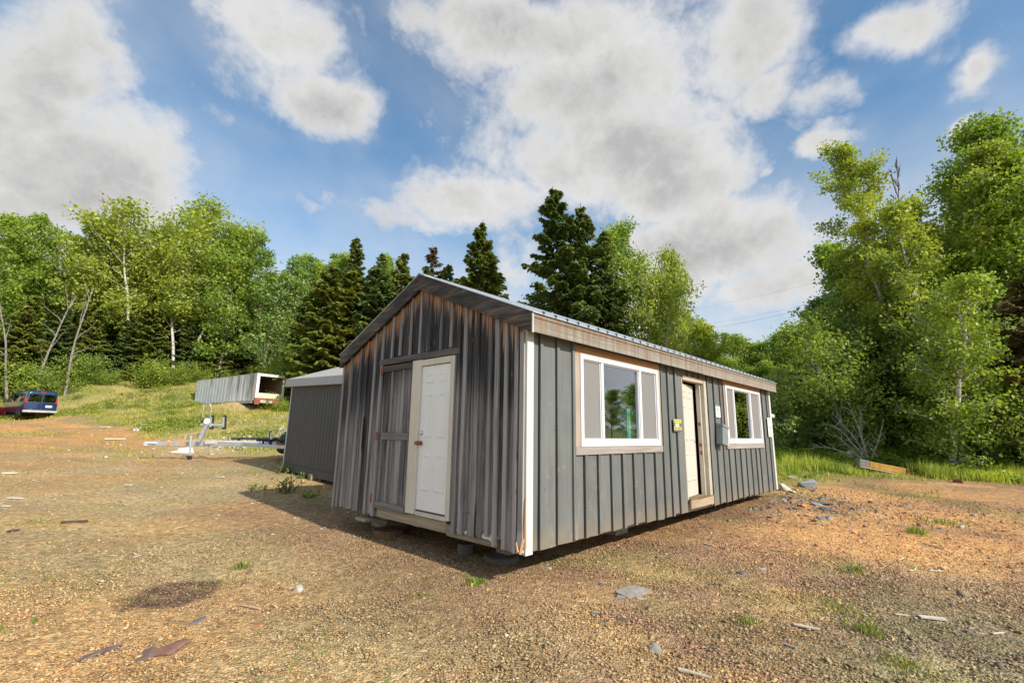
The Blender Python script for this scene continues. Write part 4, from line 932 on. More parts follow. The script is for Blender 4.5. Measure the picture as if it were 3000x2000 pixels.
def old_door():
    mb = MB(); b = [2.325, 2.56, 2.90, 3.19]
    mb.box(.004, .022, 2.325, 2.575, .12, 2.37, .42); mb.box(.003, .022, 2.578, 2.905, .12, 2.37, .55); mb.box(.005, .022, 2.908, 3.195, .12, 2.37, .36)
    for y in (2.58, 2.90): mb.box(-.016, .002, y-.03, y+.03, .235, 1.17, .8); mb.box(-.016, .002, y-.03, y+.03, 1.285, 2.262, .8)
    o = mb.build('boarded_panel', GM, cabin, bevel=.003, label='old boarded-up door leaf with rusty strap hinges')
    for args in ((-.028, .0025, 2.325, 3.19, 2.265, 2.36, .2), (-.028, .0025, 2.34, 3.12, 1.175, 1.28, .9), (-.034, .0025, 2.355, 3.21, .132, .228, .9)):
        r = MB(); r.box(*args); r.build('rail', greywood_y, o, bevel=.003)
    for y, z, h in ((3.215, 2.27, .12), (3.235, 1.225, .13), (3.26, .26, .14)):
        q = MB(); q.box(-.032, -.018, y-.035, y+.035, z-h/2, z+h/2); q.lathe((-.035, y, z-h/2), (0, 0, 1), [(0, .011), (h, .011)], 8); q.build('hinge', rust, o)
old_door()
def panel_door(name, m, w, h, parent, th=.045, label=None, glassy=None):
    """six-panel leaf lying in the x-z plane, hinge at x=0, outside towards -y"""
    mb = MB(); mb.box(0, w, 0, th, 0, h, .5)
    bevel_rows = ((.26, .77), (.99, 1.63), (1.77, 1.92))
    sx = h/2.03
    for z0, z1 in bevel_rows:
        for x0, x1 in ((w*.13, w*.44), (w*.56, w*.87)):
            a0, a1 = z0*sx, z1*sx; e = .022
            o_ = [(x0, -.001, a0), (x1, -.001, a0), (x1, -.001, a1), (x0, -.001, a1)]; i_ = [(x0+e, -.011, a0+e), (x1-e, -.011, a0+e), (x1-e, -.011, a1-e), (x0+e, -.011, a1-e)]
            g = .012; k_ = [(x0+e+g, -.011, a0+e+g), (x1-e-g, -.011, a0+e+g), (x1-e-g, -.011, a1-e-g), (x0+e+g, -.011, a1-e-g)]; q_ = [(x, -.002, z) for x, _, z in [(x0+e+2*g, 0, a0+e+2*g), (x1-e-2*g, 0, a0+e+2*g), (x1-e-2*g, 0, a1-e-2*g), (x0+e+2*g, 0, a1-e-2*g)]]
            for A, B in ((o_, i_), (i_, k_), (k_, q_)):
                for i in range(4): j = (i+1) % 4; mb.poly([A[i], A[j], B[j], B[i]], .5)
            mb.poly(q_, .5)
    return mb.build(name, m, parent, label=label)
def gable_door():
    f = MB()   # frame: two jambs, head, threshold
    f.box(-.03, .03, 1.30, 1.392, .165, 2.358, .4); f.box(-.03, .03, 2.098, 2.318, .155, 2.368, .7); f.box(-.03, .03, 1.393, 2.097, 2.272, 2.36, .5)
    f.box(-.012, .03, 1.393, 2.097, .145, .20, .2); f.box(-.04, -.0305, 1.297, 1.345, .165, 2.355, .6)
    fr = f.build('door_frame', jamb_mat, cabin, bevel=.003)
    d = panel_door('front_door', doorpaint, .70, 2.035, cabin, label='white six-panel door in the weathered gable')
    d.rotation_euler = (0, 0, R_(-90)); d.location = (.001, 2.096, .226)
    s = MB(); s.box(.005, .05, 1.394, 2.096, .2005, .2255); s.build('door_sweep', simple('dark door sweep', (.07, .06, .08), .5), cabin)
    # handles: local to the leaf (x along the leaf from the left edge as seen outside)
    k = MB(); k.lathe((.055, 0, .915), (0, -1, 0), [(-.0, .032), (.006, .034), (.012, .018), (.035, .014), (.042, .03), (.055, .036), (.07, .030), (.076, .012)], 16)
    kb = k.build('door_knob', simple('tarnished bronze knob', (.33, .12, .05), .4, .6), d, smooth=True)
    k = MB(); k.lathe((.055, 0, 1.06), (0, -1, 0), [(0, .034), (.01, .034), (.02, .024), (.024, .01)], 16); k.build('deadbolt', steel, d, smooth=True)
    k = MB(); k.lathe((-.02, -.03, .915), (0, -1, 0), [(-.0, .03), (.02, .026), (.028, .012)], 12); k.build('strike_rosette', MC['tarnished bronze knob'], d, smooth=True)
gable_door()

OPEN = [(.954, 3.372, 1.037, 2.495), (4.285, 5.35, .045, 2.385), (6.295, 8.80, 1.05, 2.515)]
def front_wall():
    rng = random.Random(12); mb = MB(); FULL = {.27, .60, 3.44, 3.70, 3.995, 5.46, 5.79, 6.135, 8.976, 9.353}; GAPS = {1.184, 1.50, 1.825, 2.134, 2.45, 2.784, 3.134, 6.445, 6.80, 7.14, 7.50, 7.843, 8.20, 8.511, 4.55, 4.82, 5.08}
    xs = [.12, .27, .60, .954, 1.184, 1.50, 1.825, 2.134, 2.45, 2.784, 3.134, 3.372, 3.44, 3.70, 3.995, 4.285, 4.55, 4.82, 5.08, 5.35, 5.46, 5.79, 6.135, 6.295, 6.445, 6.80, 7.14, 7.50, 7.843, 8.20, 8.511, 8.80, 8.976, 9.353, 9.53]
    def zr(xa, xb):
        for x0, x1, z0, z1 in OPEN:
            if xa >= x0-.01 and xb <= x1+.01: return [(None, z0), (z1, None)]
        return [(None, None)]
    for a, b_ in zip(xs[:-1], xs[1:]):
        for lo, hi in zr(a, b_):
            z0 = rng.uniform(-.02, .015) if lo is None else lo; z1 = 2.66 if hi is None else hi-.001
            if z1-z0 < .08: continue
            j = rng.uniform(-.003, .003); tk = rng.uniform(-.008, .008) if lo is None else 0
            gp = .044 if (round(b_, 3) in GAPS and z1 < 2.3) or round(b_, 3) in FULL else .001  # boards stop short of each batten, opening a slot for a dark shade line
            mb.hexa([(a+.001, j, z0+tk), (b_-gp, j, z0-tk), (b_-gp, .02, z0-tk), (a+.001, .02, z0+tk), (a+.001, j, z1), (b_-gp, j, z1), (b_-gp, .02, z1), (a+.001, .02, z1)])
    o = mb.build('front_wall', greypaint, cabin, bevel=.002)
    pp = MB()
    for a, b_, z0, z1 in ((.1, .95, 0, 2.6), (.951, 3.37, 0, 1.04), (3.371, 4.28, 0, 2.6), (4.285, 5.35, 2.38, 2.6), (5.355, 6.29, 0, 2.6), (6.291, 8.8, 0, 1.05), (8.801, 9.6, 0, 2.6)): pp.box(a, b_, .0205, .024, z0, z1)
    pp.build('batten_shade_backing', simple('black shade backing', (.015, .015, .015), .9), cabin)  # black backing added behind the slots to darken the battens' shade lines
    bt_ = MB()
    def bat(x, z0, z1, w=.052): th = rng.uniform(.024, .030); z0 += rng.uniform(-.012, .012) if z0 < .1 else 0; bt_.box(x-w/2, x+w/2, -th, .0195, z0, z1)
    for x in (.27, .60, 3.44, 3.70, 5.46, 5.79, 6.135, 8.976, 9.353): bat(x, -.005, 2.655)
    bat(3.995, -.005, 2.655)
    for x in (.925,): bat(x, .0, 2.655, .05)
    for x in (1.184, 1.50, 1.825, 2.134, 2.45, 2.784, 3.134): bat(x, .0, 1.03)
    for x in (6.445, 6.80, 7.14, 7.50, 7.843, 8.20, 8.511): bat(x, .0, 1.043)
    for x in (4.55, 4.82, 5.08): bat(x, 2.40, 2.655)
    bt_.build('battens', greypaint, cabin, bevel=.002)
    # scraped bare streaks on batten edges
    w = MB()
    for x in (.958, 1.855): 
        w.hexa([(x, -.012, .0), (x+.022, -.012, .0), (x+.022, -.0045, .0), (x, -.0045, .0), (x, -.012, .42), (x+.010, -.012, .45), (x+.010, -.0045, .45), (x, -.0045, .42)], .8)
    w.build('bare_strip', wood_mat('bare strip wood', [(.3, (.4, .33, .25)), (.7, (.62, .56, .48))], 'z'), cabin)
    for x0, x1, zb in ((.0, .12, -.03), (9.53, 9.65, .0)):
        c = MB(); c.box(x0, x1, -.022, .02, zb, 2.62, .5); c.build('corner_board', whitepaint, cabin, bevel=.002)
    # inside lining round the openings
    l = MB(); segs = [(.1, 1.05), (3.29, 4.28), (5.36, 6.38), (8.72, 9.55)]
    for a, b_ in segs: l.box(a, b_, .03, .09, .1, 2.55)
    l.box(1.051, 3.289, .03, .09, .1, 1.14); l.box(6.381, 8.719, .03, .09, .1, 1.16); l.box(1.051, 3.289, .03, .09, 2.385, 2.55); l.box(6.381, 8.719, .03, .09, 2.41, 2.55)
    l.build('inner_lining', inner, cabin)
    b2 = MB()  # back and far walls, plain boards
    y = .02
    for i in range(29): b2.box(i*.33+.02, min(LN-.02, i*.33+.345), WD-.02, WD, -.01, 2.62)
    for i in range(29): b2.box(i*.33+.0, i*.33+.05, WD, WD+.02, -.01, 2.62)
    for i in range(14):
        a, b_ = i*.33+.02, min(WD-.02, i*.33+.348); 
        b2.hexa([(LN-.02, a, 0), (LN, a, 0), (LN, b_, 0), (LN-.02, b_, 0), (LN-.02, a, min(roofline(a), roofline(b_))), (LN, a, min(roofline(a), roofline(b_))), (LN, b_, min(roofline(a), roofline(b_))), (LN-.02, b_, min(roofline(a), roofline(b_)))])
        b2.box(LN, LN+.02, a-.02, a+.03, 0, roofline(a)-.02)
    b2.build('back_wall', greypaint, cabin)
    fl = MB(); fl.box(.12, LN-.03, .10, WD-.03, .10, .14); fl.build('inside_floor', inner, cabin)
    ce = MB(); ce.box(.1, LN-.03, .1, WD-.03, 2.56, 2.58); ce.build('ceiling', inner, cabin)
    sk = MB()
    for y0 in (.12, 2.2, 4.35): sk.box(.14, LN-.1, y0, y0+.14, -.05, .098)
    sk.build('skid', sillwood_x, cabin)
front_wall()

def window(x0, x1, z0, z1, m1, m2, tx0, tx1, tz0, tz1):
    f = MB(); b = .066; bb = .088; y0, y1 = -.042, .045
    f.box(x0, x0+b, y0, y1, z0, z1, .5); f.box(x1-b, x1, y0, y1, z0, z1, .5); f.box(x0+b, x1-b, y0, y1, z1-b, z1, .5); f.box(x0+b, x1-b, y0, y1, z0, z0+bb, .5)
    for a, c in (m1, m2): f.box(a, c, y0+.008, y1-.001, z0+bb, z1-b, .5)
    g = .018   # sash beads
    for a, c in ((x0+b, m1[0]), (m1[1], m2[0]), (m2[1], x1-b)):
        f.box(a, a+g, -.018, .03, z0+bb, z1-b, .5); f.box(c-g, c, -.018, .03, z0+bb, z1-b, .5); f.box(a+g, c-g, -.018, .03, z1-b-g, z1-b, .5); f.box(a+g, c-g, -.018, .03, z0+bb, z0+bb+g, .5)
    o = f.build('window', vinyl, cabin, bevel=.003)
    for i, (a, c) in enumerate(((x0+b+g, m1[0]-g), (m1[1]+g, m2[0]-g), (m2[1]+g, x1-b-g))):
        q = MB(); q.box(a, c, .006, .010, z0+bb+g, z1-b-g); q.build('pane', GLASS, o)
        if i != 1:
            q = MB(); q.box(a+.001, c-.001, -.004, -.002, z0+bb+g, z1-b-g); q.build('fly_screen', SCREEN, o)
    t = MB(); t.box(tx0, tx1, -.030, -.004, z1+.002, tz1, .5); t.build('head_trim', cedar_x, o, bevel=.002, label='raw orange-brown board over the window')
    t = MB(); t.box(tx0, x0-.002, -.028, -.004, tz0+.105, z1, .4); t.build('side_trim', trim_z, o, bevel=.002)
    t = MB(); t.box(x1+.002, tx1, -.028, -.004, tz0+.105, z1, .6); t.build('side_trim', trim_z, o, bevel=.002)
    t = MB(); t.box(tx0-.005, tx1+.005, -.034, -.004, tz0, z0-.002, .5); t.build('sill', trim_x, o, bevel=.002)
    return o
window(1.06, 3.287, 1.143, 2.382, (1.572, 1.632), (2.66, 2.722), .954, 3.372, 1.037, 2.495)
window(6.385, 8.716, 1.161, 2.406, (6.872, 6.932), (7.985, 8.047), 6.295, 8.80, 1.05, 2.515)

def side_door():
    f = MB(); f.box(5.232, 5.352, -.032, .12, .19, 2.375, .3); f.box(4.287, 4.32, -.004, .10, .19, 2.375, .6); f.box(4.321, 5.231, -.02, .12, 2.33, 2.383, .5)
    f.box(5.19, 5.231, .04, .12, .19, 2.329, .9)
    fr = f.build('door_frame', paint_mat('battered cream frame', (.50, .46, .385), (.34, .24, .15), .56), cabin, bevel=.003)
    q = MB(); q.box(4.287, 5.352, -.03, -.005, 2.384, 2.40, .5); q.build('head_trim', cedar_x, fr)
    d = panel_door('side_door', cream, .84, 2.06, cabin, label='cream six-panel door standing ajar in the front wall'); d.location = (4.323, .05, .215); d.rotation_euler = (R_(0), R_(0), R_(8))
    k = MB(); k.lathe((.79, 0, .98), (0, -1, 0), [(0, .02), (.004, .018)], 12); k.build('latch_hole', rubber, d)
    for z in (.95, 1.1, 1.5):
        k = MB(); k.box(5.186, 5.1895, .06, .10, z, z+.07); k.build('strike_plate', rust, fr)
    t = MB(); t.box(4.31, 5.345, -.05, -.004, .045, .187, .5); t.build('threshold_beam', sillwood_x, cabin, bevel=.004)
    t = MB(); t.box(4.31, 5.345, -.055, .26, .1885, .207, .3); t.build('threshold', wood_mat('worn brown threshold', [(.3, (.12, .08, .035)), (.5, (.28, .19, .09)), (.7, (.42, .33, .2))], 'x', 22, 1.), cabin)
side_door()

def roof():
    RM = roof_mat(); e = -.095; x1 = LN+.09; th = .012
    rf = MB()
    prof = [(-.195, 2.706), (2.19, 3.722), (4.66, 2.69)]
    for (ya, za), (yb, zb) in zip(prof[:-1], prof[1:]):
        rf.hexa([(e, ya, za), (x1, ya, za), (x1, yb, zb), (e, yb, zb), (e, ya, za+th), (x1, ya, za+th), (x1, yb, zb+th), (e, yb, zb+th)], .5)
        x = e+.19
        while x < x1-.05:
            w = .016; h = .02
            rf.hexa([(x-w*1.4, ya, za+th), (x+w*1.4, ya, za+th), (x+w*1.4, yb, zb+th), (x-w*1.4, yb, zb+th), (x-w*.6, ya, za+th+h), (x+w*.6, ya, za+th+h), (x+w*.6, yb, zb+th+h), (x-w*.6, yb, zb+th+h)], .5)
            x += .235
    o = rf.build('roof', RM, cabin)
    r = MB(); r.hexa([(e-.003, 2.04, 3.665), (x1+.003, 2.04, 3.665), (x1+.003, 2.19, 3.738), (e-.003, 2.19, 3.738), (e-.003, 2.04, 3.675), (x1+.003, 2.04, 3.675), (x1+.003, 2.19, 3.75), (e-.003, 2.19, 3.75)], .5)
    r.hexa([(e-.003, 2.191, 3.738), (x1+.003, 2.191, 3.738), (x1+.003, 2.34, 3.665), (e-.003, 2.34, 3.665), (e-.003, 2.191, 3.75), (x1+.003, 2.191, 3.75), (x1+.003, 2.34, 3.675), (e-.003, 2.34, 3.675)], .5)
    r.build('ridge_cap', RM, o)
    x = e+.19
    while x < x1-.05: c = MB(); c.box(x-.013, x+.013, -.203, -.165, 2.715, 2.746); c.build('rib_end', rubber, o); x += .235
    # rake boards
    def rake(xa, xb, y0, z0, y1, z1, dpt, name='rake_board', m=bargewood, rnd=.5):
        q = MB(); q.hexa([(xa, y0, z0-dpt), (xb, y0, z0-dpt), (xb, y1, z1-dpt), (xa, y1, z1-dpt), (xa, y0, z0), (xb, y0, z0), (xb, y1, z1), (xa, y1, z1)], rnd); return q.build(name, m, o, bevel=.003)
    rake(-.088, -.062, -.165, 2.712, 2.189, 3.718, .245)
    rake(-.088, -.062, 4.64, 2.692, 2.191, 3.718, .245, rnd=.75)
    rake(LN+.05, LN+.08, -.165, 2.712, 2.189, 3.718, .2); rake(LN+.05, LN+.08, 4.64, 2.692, 2.191, 3.718, .2)
    # soffit planks behind the rakes
    s = MB(); s.hexa([(-.061, -.14, 2.69), (.02, -.14, 2.69), (.02, 2.19, 3.67), (-.061, 2.19, 3.67), (-.061, -.14, 2.70), (.02, -.14, 2.70), (.02, 2.19, 3.70), (-.061, 2.19, 3.70)])
    s.hexa([(-.061, 2.191, 3.67), (.02, 2.191, 3.67), (.02, 4.6, 2.66), (-.061, 4.6, 2.66), (-.061, 2.191, 3.70), (.02, 2.191, 3.70), (.02, 4.6, 2.68), (-.061, 4.6, 2.68)])
    s.box(-.05, LN+.04, -.14, .0, 2.60, 2.615); s.build('soffit', greywood_y, o)
    f = MB(); f.box(-.06, 4.9, -.166, -.141, 2.482, 2.702, .4); f.box(4.903, LN+.085, -.166, -.141, 2.476, 2.702, .7); f.box(-.075, LN+.085, -.176, -.1665, 2.655, 2.703, .1)
    f.build('fascia', fascia_mat(), o, bevel=.002)
    f = MB(); f.box(-.089, -.061, -.178, -.1655, 2.468, 2.708, .5); f.build('fascia_end', simple('pale end grain', (.5, .48, .42), .8), o)
    f = MB(); f.box(-.06, LN+.085, 4.622, 4.645, 2.46, 2.675, .4); f.build('fascia', bargewood, o)
roof()
# what the cabin stands on
def block(name, lab, c, prof, m, cat='block'):
    q = MB(); q.lathe((c[0], c[1], 0), (0, 0, 1), prof, 20); o = q.build(name, m, None, bevel=.006); tag(o, lab, cat); return o
conc = simple('old concrete', (.15, .13, .11), .9, var=.2, scale=10, bump=.4)
g0 = gz(.3, .45)
block('concrete_pad', 'round concrete pad under the near corner of the cabin', (.70, 1.05), [(g0-.03, .24), (g0+.05, .24), (g0+.07, .22)], conc, 'pad')
def timber(name, lab, x0, x1, y0, y1, z0, z1, m=None, cat='block', n=1):
    q = MB()
    for i in range(n): q.box(x0+random.uniform(-.02, .02), x1+random.uniform(-.02, .02), y0, y1, z0+(z1-z0)*i/n, z0+(z1-z0)*(i+.96)/n)
    o = q.build(name, m or sillwood, None, bevel=.008); tag(o, lab, cat)
timber('support_block', 'wooden block on the concrete pad under the near corner', .75, 1.0, .95, 1.2, g0+.07, -.052)
timber('support_block', 'wooden support block under the left end of the gable', .55, .95, 3.7, 4.2, gz(.3, 4.1)-.02, -.052, n=2)
block('stump', 'weathered cut log lying under the gable sill', (.55, 1.62), [(gz(.2, 1)-.02, .12), (gz(.2, 1)+.14, .11)], conc, 'log')
block('brown_pad', 'rusty round pad under the gable left of the white door', (.38, 3.35), [(gz(.2, 3.2)-.02, .26), (gz(.2, 3.2)+.09, .25)], simple('rusty brown pad', (.20, .10, .055), .9, var=.3), 'pad')
timber('plank_end', 'splintered plank end sticking out below the old boarded door', -.10, .18, 3.33, 3.62, -.11, -.06)
for i, x in enumerate((3.2, 6.4, 9.2)):
    timber('support_block', ('wooden block in the dark under the front wall, between big window and door', 'wooden support block under the front wall, below the far window', 'wooden support block at the far end of the front wall')[i], x, x+.4, .8, 1.2, gz(x, .9)-.02, -.052)

# ------------------------------------------------------------------ things on the cabin's front
def plate(name, label, cat, x0, x1, z0, z1, y, th, m):
    o = thing(name, label, cat, ((x0+x1)/2, y, (z0+z1)/2)); w = (x1-x0)/2; h = (z1-z0)/2
    q = MB(); q.box(-w, w, 0, th, -h, h, .5); q.build('panel', m, o, bevel=.003); return o, w, h
WHITEP = simple('white sign plastic', (.80, .80, .76), .45, var=.03); YEL = simple('yellow sign film', (.78, .66, .10), .5, var=.05)
BLK = simple('charcoal sign board', (.13, .13, .14), .5, var=.1); GRN = simple('green sign print', (.12, .42, .20), .5); INK = simple('dark print', (.10, .09, .09), .6); REDI = simple('faded red print', (.55, .22, .18), .6)
def lines(o, m, rows, y=-.0012, name='lettering', seed=1):
    """rows of print too small to read: (x0, x1, z, height)"""
    rng = random.Random(seed); q = MB()
    for x0, x1, z, h in rows:
        x = x0
        while x < x1-.004:
            w = rng.uniform(.35, .9)*h; w = min(w, x1-x); q.box(x, x+w*.78, y, -.0003, z-h/2, z+h/2); x += w+h*.12
            if rng.random() < .18: x += h*.5
    return q.build(name, m, o)
s, w, h = plate('notice_sign', 'small charcoal sign with two yellow bands, left of the cream door', 'sign', 3.80, 4.10, 1.375, 1.59, -.040, .012, BLK)
q = MB(); q.box(-w+.004, w-.004, -.0025, -.0003, h-.062, h-.004); q.box(-w+.004, w-.004, -.0025, -.0003, -h+.032, -h+.080); q.build('yellow_band', YEL, s)
q = MB(); q.box(-w*.62, w*.38, -.0025, -.0003, -.018, .033); q.build('white_label', WHITEP, s)
lines(s, INK, [(-w+.02, w-.02, h-.033, .026), (-w+.02, w-.02, -h+.056, .026)], -.0035); lines(s, REDI, [(-w*.55, w*.32, .008, .028)], -.0035, seed=4)
s, w, h = plate('hours_sign', 'white notice with a green top edge above the grey mailbox', 'sign', 5.76, 6.00, 1.69, 1.932, -.042, .014, WHITEP)
q = MB(); q.box(-w+.002, w-.002, -.002, -.0003, h-.022, h-.002); q.build('green_band', GRN, s)
lines(s, GRN, [(-w*.5, w*.4, h-.045, .018)], -.0015); lines(s, INK, [(-w*.7, w*.7, h-.08, .020), (-w*.5, w*.6, h-.11, .009), (-w*.6, w*.4, h-.13, .009), (-w*.6, w*.7, h-.16, .010), (-w*.6, w*.6, h-.18, .009), (-w*.4, w*.3, h-.20, .008)], -.0015, seed=9)
s, w, h = plate('warning_sign', 'tall white sign with dark emblem and yellow print by the far cabin corner', 'sign', 9.20, 9.52, 1.315, 1.80, -.040, .010, WHITEP)
lines(s, REDI, [(-w*.7, w*.7, h-.05, .034), (-w*.6, w*.6, h-.10, .028)], -.0015); lines(s, simple('grey-blue print', (.45, .52, .6), .6), [(-w*.5, w*.3, -.09, .026), (-w*.6, w*.6, -.14, .024)], -.0015, seed=3)
lines(s, YEL, [(-w*.6, w*.6, -h+.06, .03), (-w*.4, w*.3, -h+.025, .016)], -.0015, seed=5)
q = MB(); q.poly([(-.05, -.0018, -.02), (.03, -.0018, -.035), (.05, -.0018, .0), (.035, -.0018, .055), (.0, -.0018, .03)]); q.poly([(-.03, -.0019, -.045), (.02, -.0019, -.05), (.03, -.0019, -.03), (-.02, -.0019, -.025)]); q.build('emblem', simple('dark blue print', (.10, .11, .2), .6), s)
mbx = thing('mailbox', 'grey metal mailbox hanging askew beside the cream door', 'mailbox', (5.86, -.035, 1.345), rot=(0, R_(9), 0))
mg = simple('grey sheet metal box', (.25, .285, .29), .45, .2, var=.1)
q = MB(); q.box(-.15, .15, -.135, 0, -.215, .19, .5); q.build('body', mg, mbx, bevel=.01)
q = MB(); q.hexa([(-.156, -.15, .135), (.156, -.15, .135), (.156, .0, .15), (-.156, .0, .15), (-.156, -.14, .19), (.156, -.14, .19), (.146, .0, .215), (-.146, .0, .215)], .5); q.build('lid', mg, mbx, bevel=.006)
q = MB(); q.box(.12, .1485, -.1375, -.1355, -.2, .12); q.build('worn_edge', simple('chipped white edge', (.7, .7, .68), .6, var=.2), mbx)
lp = thing('security_lamp', 'small pale security lamp sticking out past the far corner of the cabin', 'lamp', (9.67, .03, 1.87))
q = MB(); q.box(0, .03, -.04, .04, -.05, .05); q.build('bracket', vinyl, lp)
q = MB(); q.lathe((.03, 0, 0), (1, -.15, -.1), [(0, .03), (.05, .035), (.09, .06), (.14, .062), (.145, .05)], 14); q.build('lamp_head', simple('pale lamp housing', (.62, .61, .58), .5), lp, smooth=True)
# things seen through the big window
t_ = thing('display_box', 'tall blue cardboard box with a pale sheet on it, seen through the big window', 'box', (2.66, .20, 1.146))
q = MB(); q.box(-.12, .12, -.06, .08, 0, .56); q.build('carton', simple('blue carton', (.06, .50, .62), .6, var=.15), t_, bevel=.004)
q = MB(); q.box(-.08, .06, -.064, -.0605, .10, .40); q.box(-.12, .12, -.063, -.0605, .52, .555); q.build('pale_sheet', simple('pale green paper', (.55, .75, .55), .6), t_)
q = MB(); q.box(-.12, .12, -.0625, -.0605, .42, .445); q.build('yellow_stripe', YEL, t_)
for i, (x, zt, tl) in enumerate(((1.33, 1.36, .05), (1.43, 1.43, .06), (1.56, 1.56, .05), (1.72, 1.56, .06))):
    q = MB(); q.hexa([(x-.03, .16, 1.15), (x+.035, .16, 1.15), (x+.035, .17, 1.15), (x-.03, .17, 1.15), (x+tl, .16, zt), (x+tl+.05, .16, zt-.02), (x+tl+.05, .17, zt-.02), (x+tl, .17, zt)])
    o = q.build('white_card', simple('white card', (.75, .80, .70), .6, var=.05), None); tag(o, ('shortest white card leaning at the left inside the big window', 'second white card from the left inside the big window', 'tall wide white card inside the big window', 'white card against the first mullion inside the big window')[i], 'card', 'white cards on the window ledge')
q = MB(); q.box(1.1, 3.25, .10, .30, 1.11, 1.145); o = q.build('window_ledge', inner, cabin)
t_ = thing('desk', 'desk with papers just inside the big window', 'desk', (2.6, .9, .14))
q = MB(); q.box(-.8, .8, -.3, .3, .72, .75); q.build('tabletop', simple('desk wood', (.25, .17, .1), .5), t_)
for sx in (-.75, .75):
    for sy in (-.25, .25): q = MB(); q.box(sx-.025, sx+.025, sy-.025, sy+.025, 0, .72); q.build('leg', inner, t_)

# ------------------------------------------------------------------ the grey shed behind
def shed():
    x0, y1 = 2.0, 12.27; y0 = 8.0; w = 3.2; zb = .0; H = 2.52; 
    gz0 = gz(x0, y1)
    o = thing('storage_shed', 'dark grey panelled shed with a light shingled roof behind the cabin', 'shed', (x0, y1, .17), rot=(R_(2.0), 0, 0))
    # local: y runs from -L (towards the photographer) to 0, x into the shed
    Ls = y1-y0; pm = paint_mat('charcoal panel siding', (.058, .063, .067), (.10, .10, .10), .9, .6)
    q = MB(); q.box(0, w, -Ls, 0, .0, H, .5); y = -Ls
    gap = .203; k = 0
    while y < -.02: q.box(-.006, .0, y+.010, min(y+gap-.010, -.05), .12, H-.02, .3+.4*((k*7) % 5)/5); y += gap; k += 1
    wl = q.build('wall', pm, o)
    q = MB(); q.box(-.02, .0-.0005, -Ls, 0, -.10, .10, .2); q.build('skirt_board', pm, o)
    q = MB(); q.box(-.022, .05, -.045, .016, -.06, H-.005, .5); q.build('corner_trim', simple('pale grey trim', (.52, .54, .55), .6, var=.08), o, bevel=.003)
    R = MB(); e = .17; g = .14; rz = .62; xe = -e; zr = H+.24
    R.hexa([(xe, -Ls-g, zr-.05), (w/2, -Ls-g, zr+rz-.05), (w/2, g, zr+rz-.05), (xe, g, zr-.05), (xe, -Ls-g, zr), (w/2, -Ls-g, zr+rz), (w/2, g, zr+rz), (xe, g, zr)])
    R.hexa([(w/2, -Ls-g, zr+rz-.05), (w+e, -Ls-g, zr-.05), (w+e, g, zr-.05), (w/2, g, zr+rz-.05), (w/2, -Ls-g, zr+rz), (w+e, -Ls-g, zr), (w+e, g, zr), (w/2, g, zr+rz)])
    m, t, b = mat('light shingles'); co = t.coord(); br = t.new('ShaderNodeTexBrick'); 
    mp = t.new('ShaderNodeCombineXYZ'); sp = t.new('ShaderNodeSeparateXYZ'); t.put(sp.inputs[0], co); t.put(mp.inputs[0], sp.outputs[1]); t.put(mp.inputs[1], t.math('MULTIPLY', sp.outputs[0], 1.2)); t.put(br.inputs['Vector'], mp)
    br.inputs['Scale'].default_value = 3.4; br.inputs['Row Height'].default_value = .5; br.inputs['Mortar Size'].default_value = .02
    t.put(br.inputs['Color1'], (.50, .47, .43)); t.put(br.inputs['Color2'], (.42, .39, .355)); t.put(br.inputs['Mortar'], (.22, .2, .18))
    n = t.noise(co, 14, 4); t.put(b.inputs['Base Color'], t.mix(1., br.outputs[0], t.ramp(n, [(.3, .85), (.7, 1.12)]), 'MULTIPLY')); b.inputs['Roughness'].default_value = .9
    r = R.build('roof', m, o)
    q = MB(); q.box(xe-.02, xe, -Ls-g, g, zr-.24, zr-.005, .5); q.build('fascia', simple('grey fascia paint', (.40, .42, .44), .6, var=.1), r)
    q = MB(); q.box(xe, .0, -Ls-g, g, zr-.235, zr-.215); q.build('soffit', MC['grey fascia paint'], r)
    for yy in (0.002, -Ls-.02):
        q = MB(); q.hexa([(0, yy, H+.0), (w, yy, H), (w, yy+.018, H), (0, yy+.018, H), (w/2-.01, yy, zr+rz-.1), (w/2+.01, yy, zr+rz-.1), (w/2+.01, yy+.018, zr+rz-.1), (w/2-.01, yy+.018, zr+rz-.1)]); q.build('gable_panel', pm, o)
    q = MB(); 
    for yy in (-.6, -Ls+.5): q.box(.1, w-.1, yy-.1, yy+.1, -.16, -.001)
    q.build('skid', sillwood, o)
    p = on_z(930, 1398, gz(1.9, 10.2)+.05)
    q = MB(); q.hexa([(-.17, -.12, 0), (.17, -.12, 0), (.17, .12, 0), (-.17, .12, 0), (-.17, -.12, .17), (.17, -.12, .19), (.17, .12, .19), (-.17, .12, .17)]); b_ = q.build('wood_block', sillwood, None, bevel=.006); b_.location = (p[0]-.12, p[1], gz(p[0], p[1])-.01); b_.rotation_euler = (0, 0, 1.4); tag(b_, 'short pale block of wood lying under the edge of the shed', 'block')
    for i, (dx, l) in enumerate(((.35, .32), (.48, .3))):
        q = MB(); q.bar((0, 0, 0), (.06*(-1)**i, -.05+l*.3*(1-i), .2+.06*i), .03, .02); b_ = q.build('stake', greywood, None); b_.location = (p[0]-.1, p[1]-dx, gz(p[0], p[1])-.02); tag(b_, ('leaning wood splinter next to the pale block under the shed', 'upright wood splinter next to the pale block under the shed')[i], 'stick')
shed()

